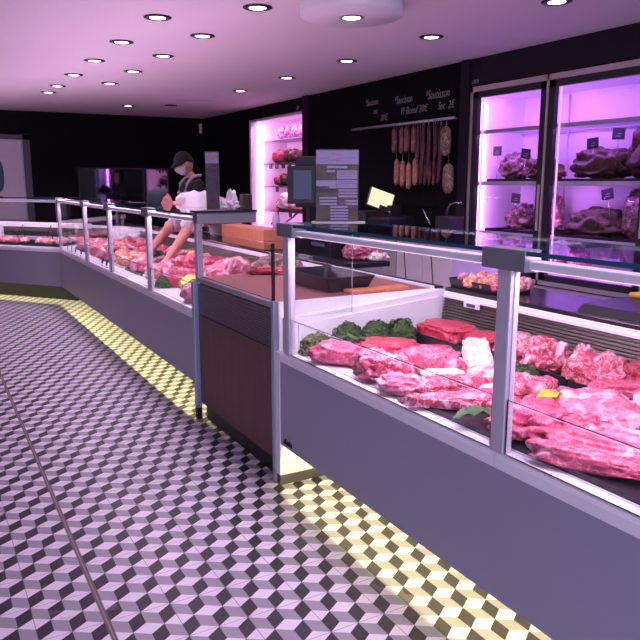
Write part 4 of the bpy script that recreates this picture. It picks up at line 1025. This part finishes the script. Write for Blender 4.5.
def hand(wrist, fdir, pdown, side):
    """returns chains for a hand: wrist point, finger direction, palm-down normal"""
    w0 = Vector(wrist); f_ = Vector(fdir).normalized(); n_ = Vector(pdown).normalized(); s_ = f_.cross(n_).normalized() * side
    chains = []; pc_ = w0 + f_ * .045
    chains.append([(tuple(w0), .024), (tuple(pc_), (.034, .018))])
    for k, (o_, ln) in enumerate(((-.030, .070), (-.010, .080), (.010, .075), (.029, .058))):
        kn = w0 + f_ * .090 + s_ * o_
        chains.append([(tuple(pc_), (.034, .018)), (tuple(kn), .0105), (tuple(kn + f_ * ln * .5 + n_ * .012), .009), (tuple(kn + f_ * ln * .8 + n_ * .034), .0075)])
    t0 = w0 + f_ * .035 - s_ * .030
    chains.append([(tuple(pc_), (.034, .018)), (tuple(t0 + f_ * .01), .012), (tuple(t0 + f_ * .045 - s_ * .022 + n_ * .012), .0105), (tuple(t0 + f_ * .07 - s_ * .024 + n_ * .026), .009)])
    return chains

# bent worker
O2 = (2.78, 6.75, 0)
p2 = empty('person', O2, 'person in white coat and dark cap bending over the far counter with both arms inside', 'person')
pel = (2.78, 6.75, .97); sp1 = (2.65, 6.58, 1.08); sp2 = (2.50, 6.38, 1.15); ch_ = (2.31, 6.20, 1.16); nk = (2.13, 6.14, 1.17); hd_ = (2.01, 6.10, 1.20)
shR = (2.22, 6.36, 1.12); shL = (2.20, 5.97, 1.12)
elR = (1.99, 6.30, .93); elL = (2.02, 5.86, .92); wrR = (1.80, 6.13, .775); wrL = (1.83, 5.67, .775)
fR = (-.6, -.35, -.35); fL = (-.6, -.4, -.35)
ch = [[(pel, (.15, .13)), (sp1, (.14, .12)), (sp2, (.15, .11)), (ch_, (.15, .11)), (nk, .055), (hd_, .05)],
      [(ch_, (.15, .11)), (shR, .065), (elR, .045), (wrR, .026)], [(ch_, (.15, .11)), (shL, .065), (elL, .045), (wrL, .026)],
      [(pel, (.15, .13)), (2.80, 6.65, .86) and ((2.80, 6.65, .86), .09), ((2.78, 6.64, .50), .062), ((2.82, 6.64, .10), .042), ((2.72, 6.63, .045), .04), ((2.64, 6.63, .035), .03)],
      [(pel, (.15, .13)), ((2.80, 6.87, .86), .09), ((2.78, 6.88, .50), .062), ((2.82, 6.88, .10), .042), ((2.72, 6.88, .045), .04), ((2.64, 6.88, .035), .03)]]
ch += hand(wrR, fR, (-.2, 0, -1), 1) + hand(wrL, fL, (-.2, 0, -1), -1)
body = skinmesh(ch, pel)
hc = (1.93, 6.08, 1.235); hf = (-.42, -.38, -.82); hu = (-.85, -.15, .45)
body = join_head(body, headmesh(hc, hf, hu, 1.0))
addmesh('body', body, 'skin', p2, O2)
coat = skinmesh([[((2.80, 6.77, .89), .18), (pel, .17), ((2.65, 6.58, 1.09), .155), ((2.50, 6.38, 1.17), .16), ((2.30, 6.18, 1.20), .16), ((2.17, 6.15, 1.21), .125), ((2.08, 6.12, 1.19), .075)],
                 [((2.30, 6.18, 1.20), .16), (shR, .092), ((2.06, 6.33, .985), .080)], [((2.30, 6.18, 1.20), .16), (shL, .092), ((2.08, 5.90, .975), .080)]], pel)
for v in coat.vertices:
    q = v.co * 9; v.co += v.normal * (.016 * (1 - abs(noise.noise(q + Vector((1, 2, 3)))) * 5))
addmesh('white_coat', coat, 'coat', p2, O2)
tr_ = skinmesh([[(pel, (.16, .14)), ((2.80, 6.65, .84), .105), ((2.79, 6.64, .50), .08), ((2.83, 6.64, .12), .065)], [(pel, (.16, .14)), ((2.80, 6.87, .84), .105), ((2.79, 6.88, .50), .08), ((2.83, 6.88, .12), .065)]], pel)
addmesh('trousers', tr_, 'black_cloth', p2, O2)
addmesh('cap', capmesh(hc, hf, hu, 1.02, brim=False, low=.22), 'navy_cap', p2, O2)
for w__, e__, l_ in ((wrR, elR, 'r'), (wrL, elL, 'l')): pass
p2.location.x -= .11
# standing worker
O1 = (2.84, 8.15, 0)
p1 = empty('person', O1, 'person in black with grey apron straps, black cap and pale mask, standing behind', 'person')
def T(x, y, z): return (O1[0] + x, O1[1] + y, z)
pel = T(0, 0, .92)
ch = [[(pel, (.15, .11)), (T(0, 0, 1.10), (.14, .10)), (T(-.01, 0, 1.30), (.16, .10)), (T(-.02, 0, 1.42), (.10, .08)), (T(-.04, 0, 1.47), .05), (T(-.07, -.01, 1.53), .05)],
      [(T(-.01, 0, 1.30), (.16, .10)), (T(-.01, .19, 1.36), .06), (T(-.06, .24, 1.10), .045), (T(-.12, .17, .86), .026)],
      [(T(-.01, 0, 1.30), (.16, .10)), (T(-.01, -.19, 1.36), .06), (T(-.06, -.24, 1.10), .045), (T(-.12, -.17, .86), .026)],
      [(pel, (.15, .11)), (T(0, .10, .82), .09), (T(0, .11, .48), .06), (T(.02, .11, .10), .042), (T(-.08, .11, .045), .04), (T(-.15, .11, .035), .03)],
      [(pel, (.15, .11)), (T(0, -.10, .82), .09), (T(0, -.11, .48), .06), (T(.02, -.11, .10), .042), (T(-.08, -.11, .045), .04), (T(-.15, -.11, .035), .03)]]
ch += hand(T(-.12, .17, .86), (-.3, -.1, -1), (0, -1, 0), 1) + hand(T(-.12, -.17, .86), (-.3, .1, -1), (0, 1, 0), -1)
hc = T(-.115, -.01, 1.60); hf = (-.86, -.18, -.38); hu = (-.36, -.05, .93)
body = join_head(skinmesh(ch, pel), headmesh(hc, hf, hu, 1.08))
addmesh('body', body, 'skin', p1, O1)
sh_ = skinmesh([[(T(0, 0, .84), (.18, .14)), (pel, (.175, .135)), (T(0, 0, 1.10), (.165, .125)), (T(-.01, 0, 1.30), (.185, .125)), (T(-.02, 0, 1.42), (.12, .10)), (T(-.035, 0, 1.475), .07)],
                [(T(-.01, 0, 1.30), (.185, .125)), (T(-.01, .19, 1.36), .082), (T(-.06, .24, 1.10), .062), (T(-.11, .19, .92), .045)],
                [(T(-.01, 0, 1.30), (.185, .125)), (T(-.01, -.19, 1.36), .082), (T(-.06, -.24, 1.10), .062), (T(-.11, -.19, .92), .045)]], pel)
addmesh('black_shirt', sh_, 'black_cloth', p1, O1)
tr_ = skinmesh([[(pel, (.16, .125)), (T(0, .10, .80), .105), (T(0, .11, .48), .078), (T(.02, .11, .10), .062)], [(pel, (.16, .125)), (T(0, -.10, .80), .105), (T(0, -.11, .48), .078), (T(.02, -.11, .10), .062)]], pel)
addmesh('trousers', tr_, 'black_cloth', p1, O1)
addmesh('cap', capmesh(hc, hf, hu, 1.14, brim=True, low=.20), 'black_cloth', p1, O1)
# mask: lower front shell of the head
def maskmesh(center, fwd, up, s):
    b = bmesh.new(); bmesh.ops.create_icosphere(b, subdivisions=4, radius=1)
    dl = [v for v in b.verts if v.co.y < .30 or v.co.z > .12 or v.co.z < -.88]
    bmesh.ops.delete(b, geom=dl, context='VERTS')
    f_ = Vector(fwd).normalized(); u_ = Vector(up).normalized(); r_ = f_.cross(u_).normalized(); u_ = r_.cross(f_).normalized()
    for v in b.verts:
        x, y, z = v.co
        p = Vector((x * .084 * (1 + .2 * min(0, z)), y * .112 + .022 * math.exp(-(x / .3) ** 2 - ((z + .15) / .3) ** 2), z * .122))
        v.co = Vector(center) + (r_ * p.x + f_ * p.y + u_ * p.z) * s
    bmesh.ops.solidify(b, geom=list(b.faces), thickness=.003)
    for f in b.faces: f.smooth = True
    me = bpy.data.meshes.new('mask'); b.to_mesh(me); b.free(); return me
addmesh('face_mask', maskmesh(hc, hf, hu, 1.08), 'mask', p1, O1)
ap = MB()
ap.tube([T(-.15, -.10, 1.15), T(-.155, -.115, 1.28), T(-.13, -.125, 1.38), T(-.07, -.12, 1.445), T(.02, -.09, 1.475), T(.07, -.03, 1.475)], .017, 8)
ap.tube([T(-.15, .10, 1.15), T(-.155, .11, 1.28), T(-.13, .12, 1.38), T(-.07, .11, 1.445), T(.02, .08, 1.475), T(.07, .02, 1.475)], .017, 8)
ap.build('apron_strap', 'strap', p1, world=O1)
apb = MB().box(O1[0] - .172, O1[0] - .158, O1[1] - .13, O1[1] + .13, .45, 1.18, bev=.004).build('apron', 'black_cloth', p1, world=O1)

# ------------------------------------------------------------------ added daylight and world background
area('added_daylight', (0, -2.9, 1.35), (R(90), 0, 0), 4.6, 1.8, 145, (.70, .66, 1))  # fill light added behind the camera to brighten ceiling and counter fronts
wd = bpy.data.worlds.new('world'); scn.world = wd; wd.use_nodes = True
wd.node_tree.nodes['Background'].inputs[0].default_value = (.30, .28, .42, 1); wd.node_tree.nodes['Background'].inputs[1].default_value = .6

# ------------------------------------------------------------------ camera
cam = bpy.data.cameras.new('camera'); co = bpy.data.objects.new('camera', cam); C.objects.link(co)
cam.sensor_fit = 'HORIZONTAL'; cam.sensor_width = 36; cam.lens = 36 * 712 / 640
co.location = (0, 0, 1.4)
co.rotation_euler = (R(90 - 10.969), 0, R(-29.06))
cam.clip_start = .05; cam.clip_end = 60
scn.camera = co
scn.view_settings.view_transform = 'Standard'; scn.view_settings.look = 'None'; scn.view_settings.exposure = 0; scn.view_settings.gamma = 1
scn.view_settings.use_curve_mapping = False
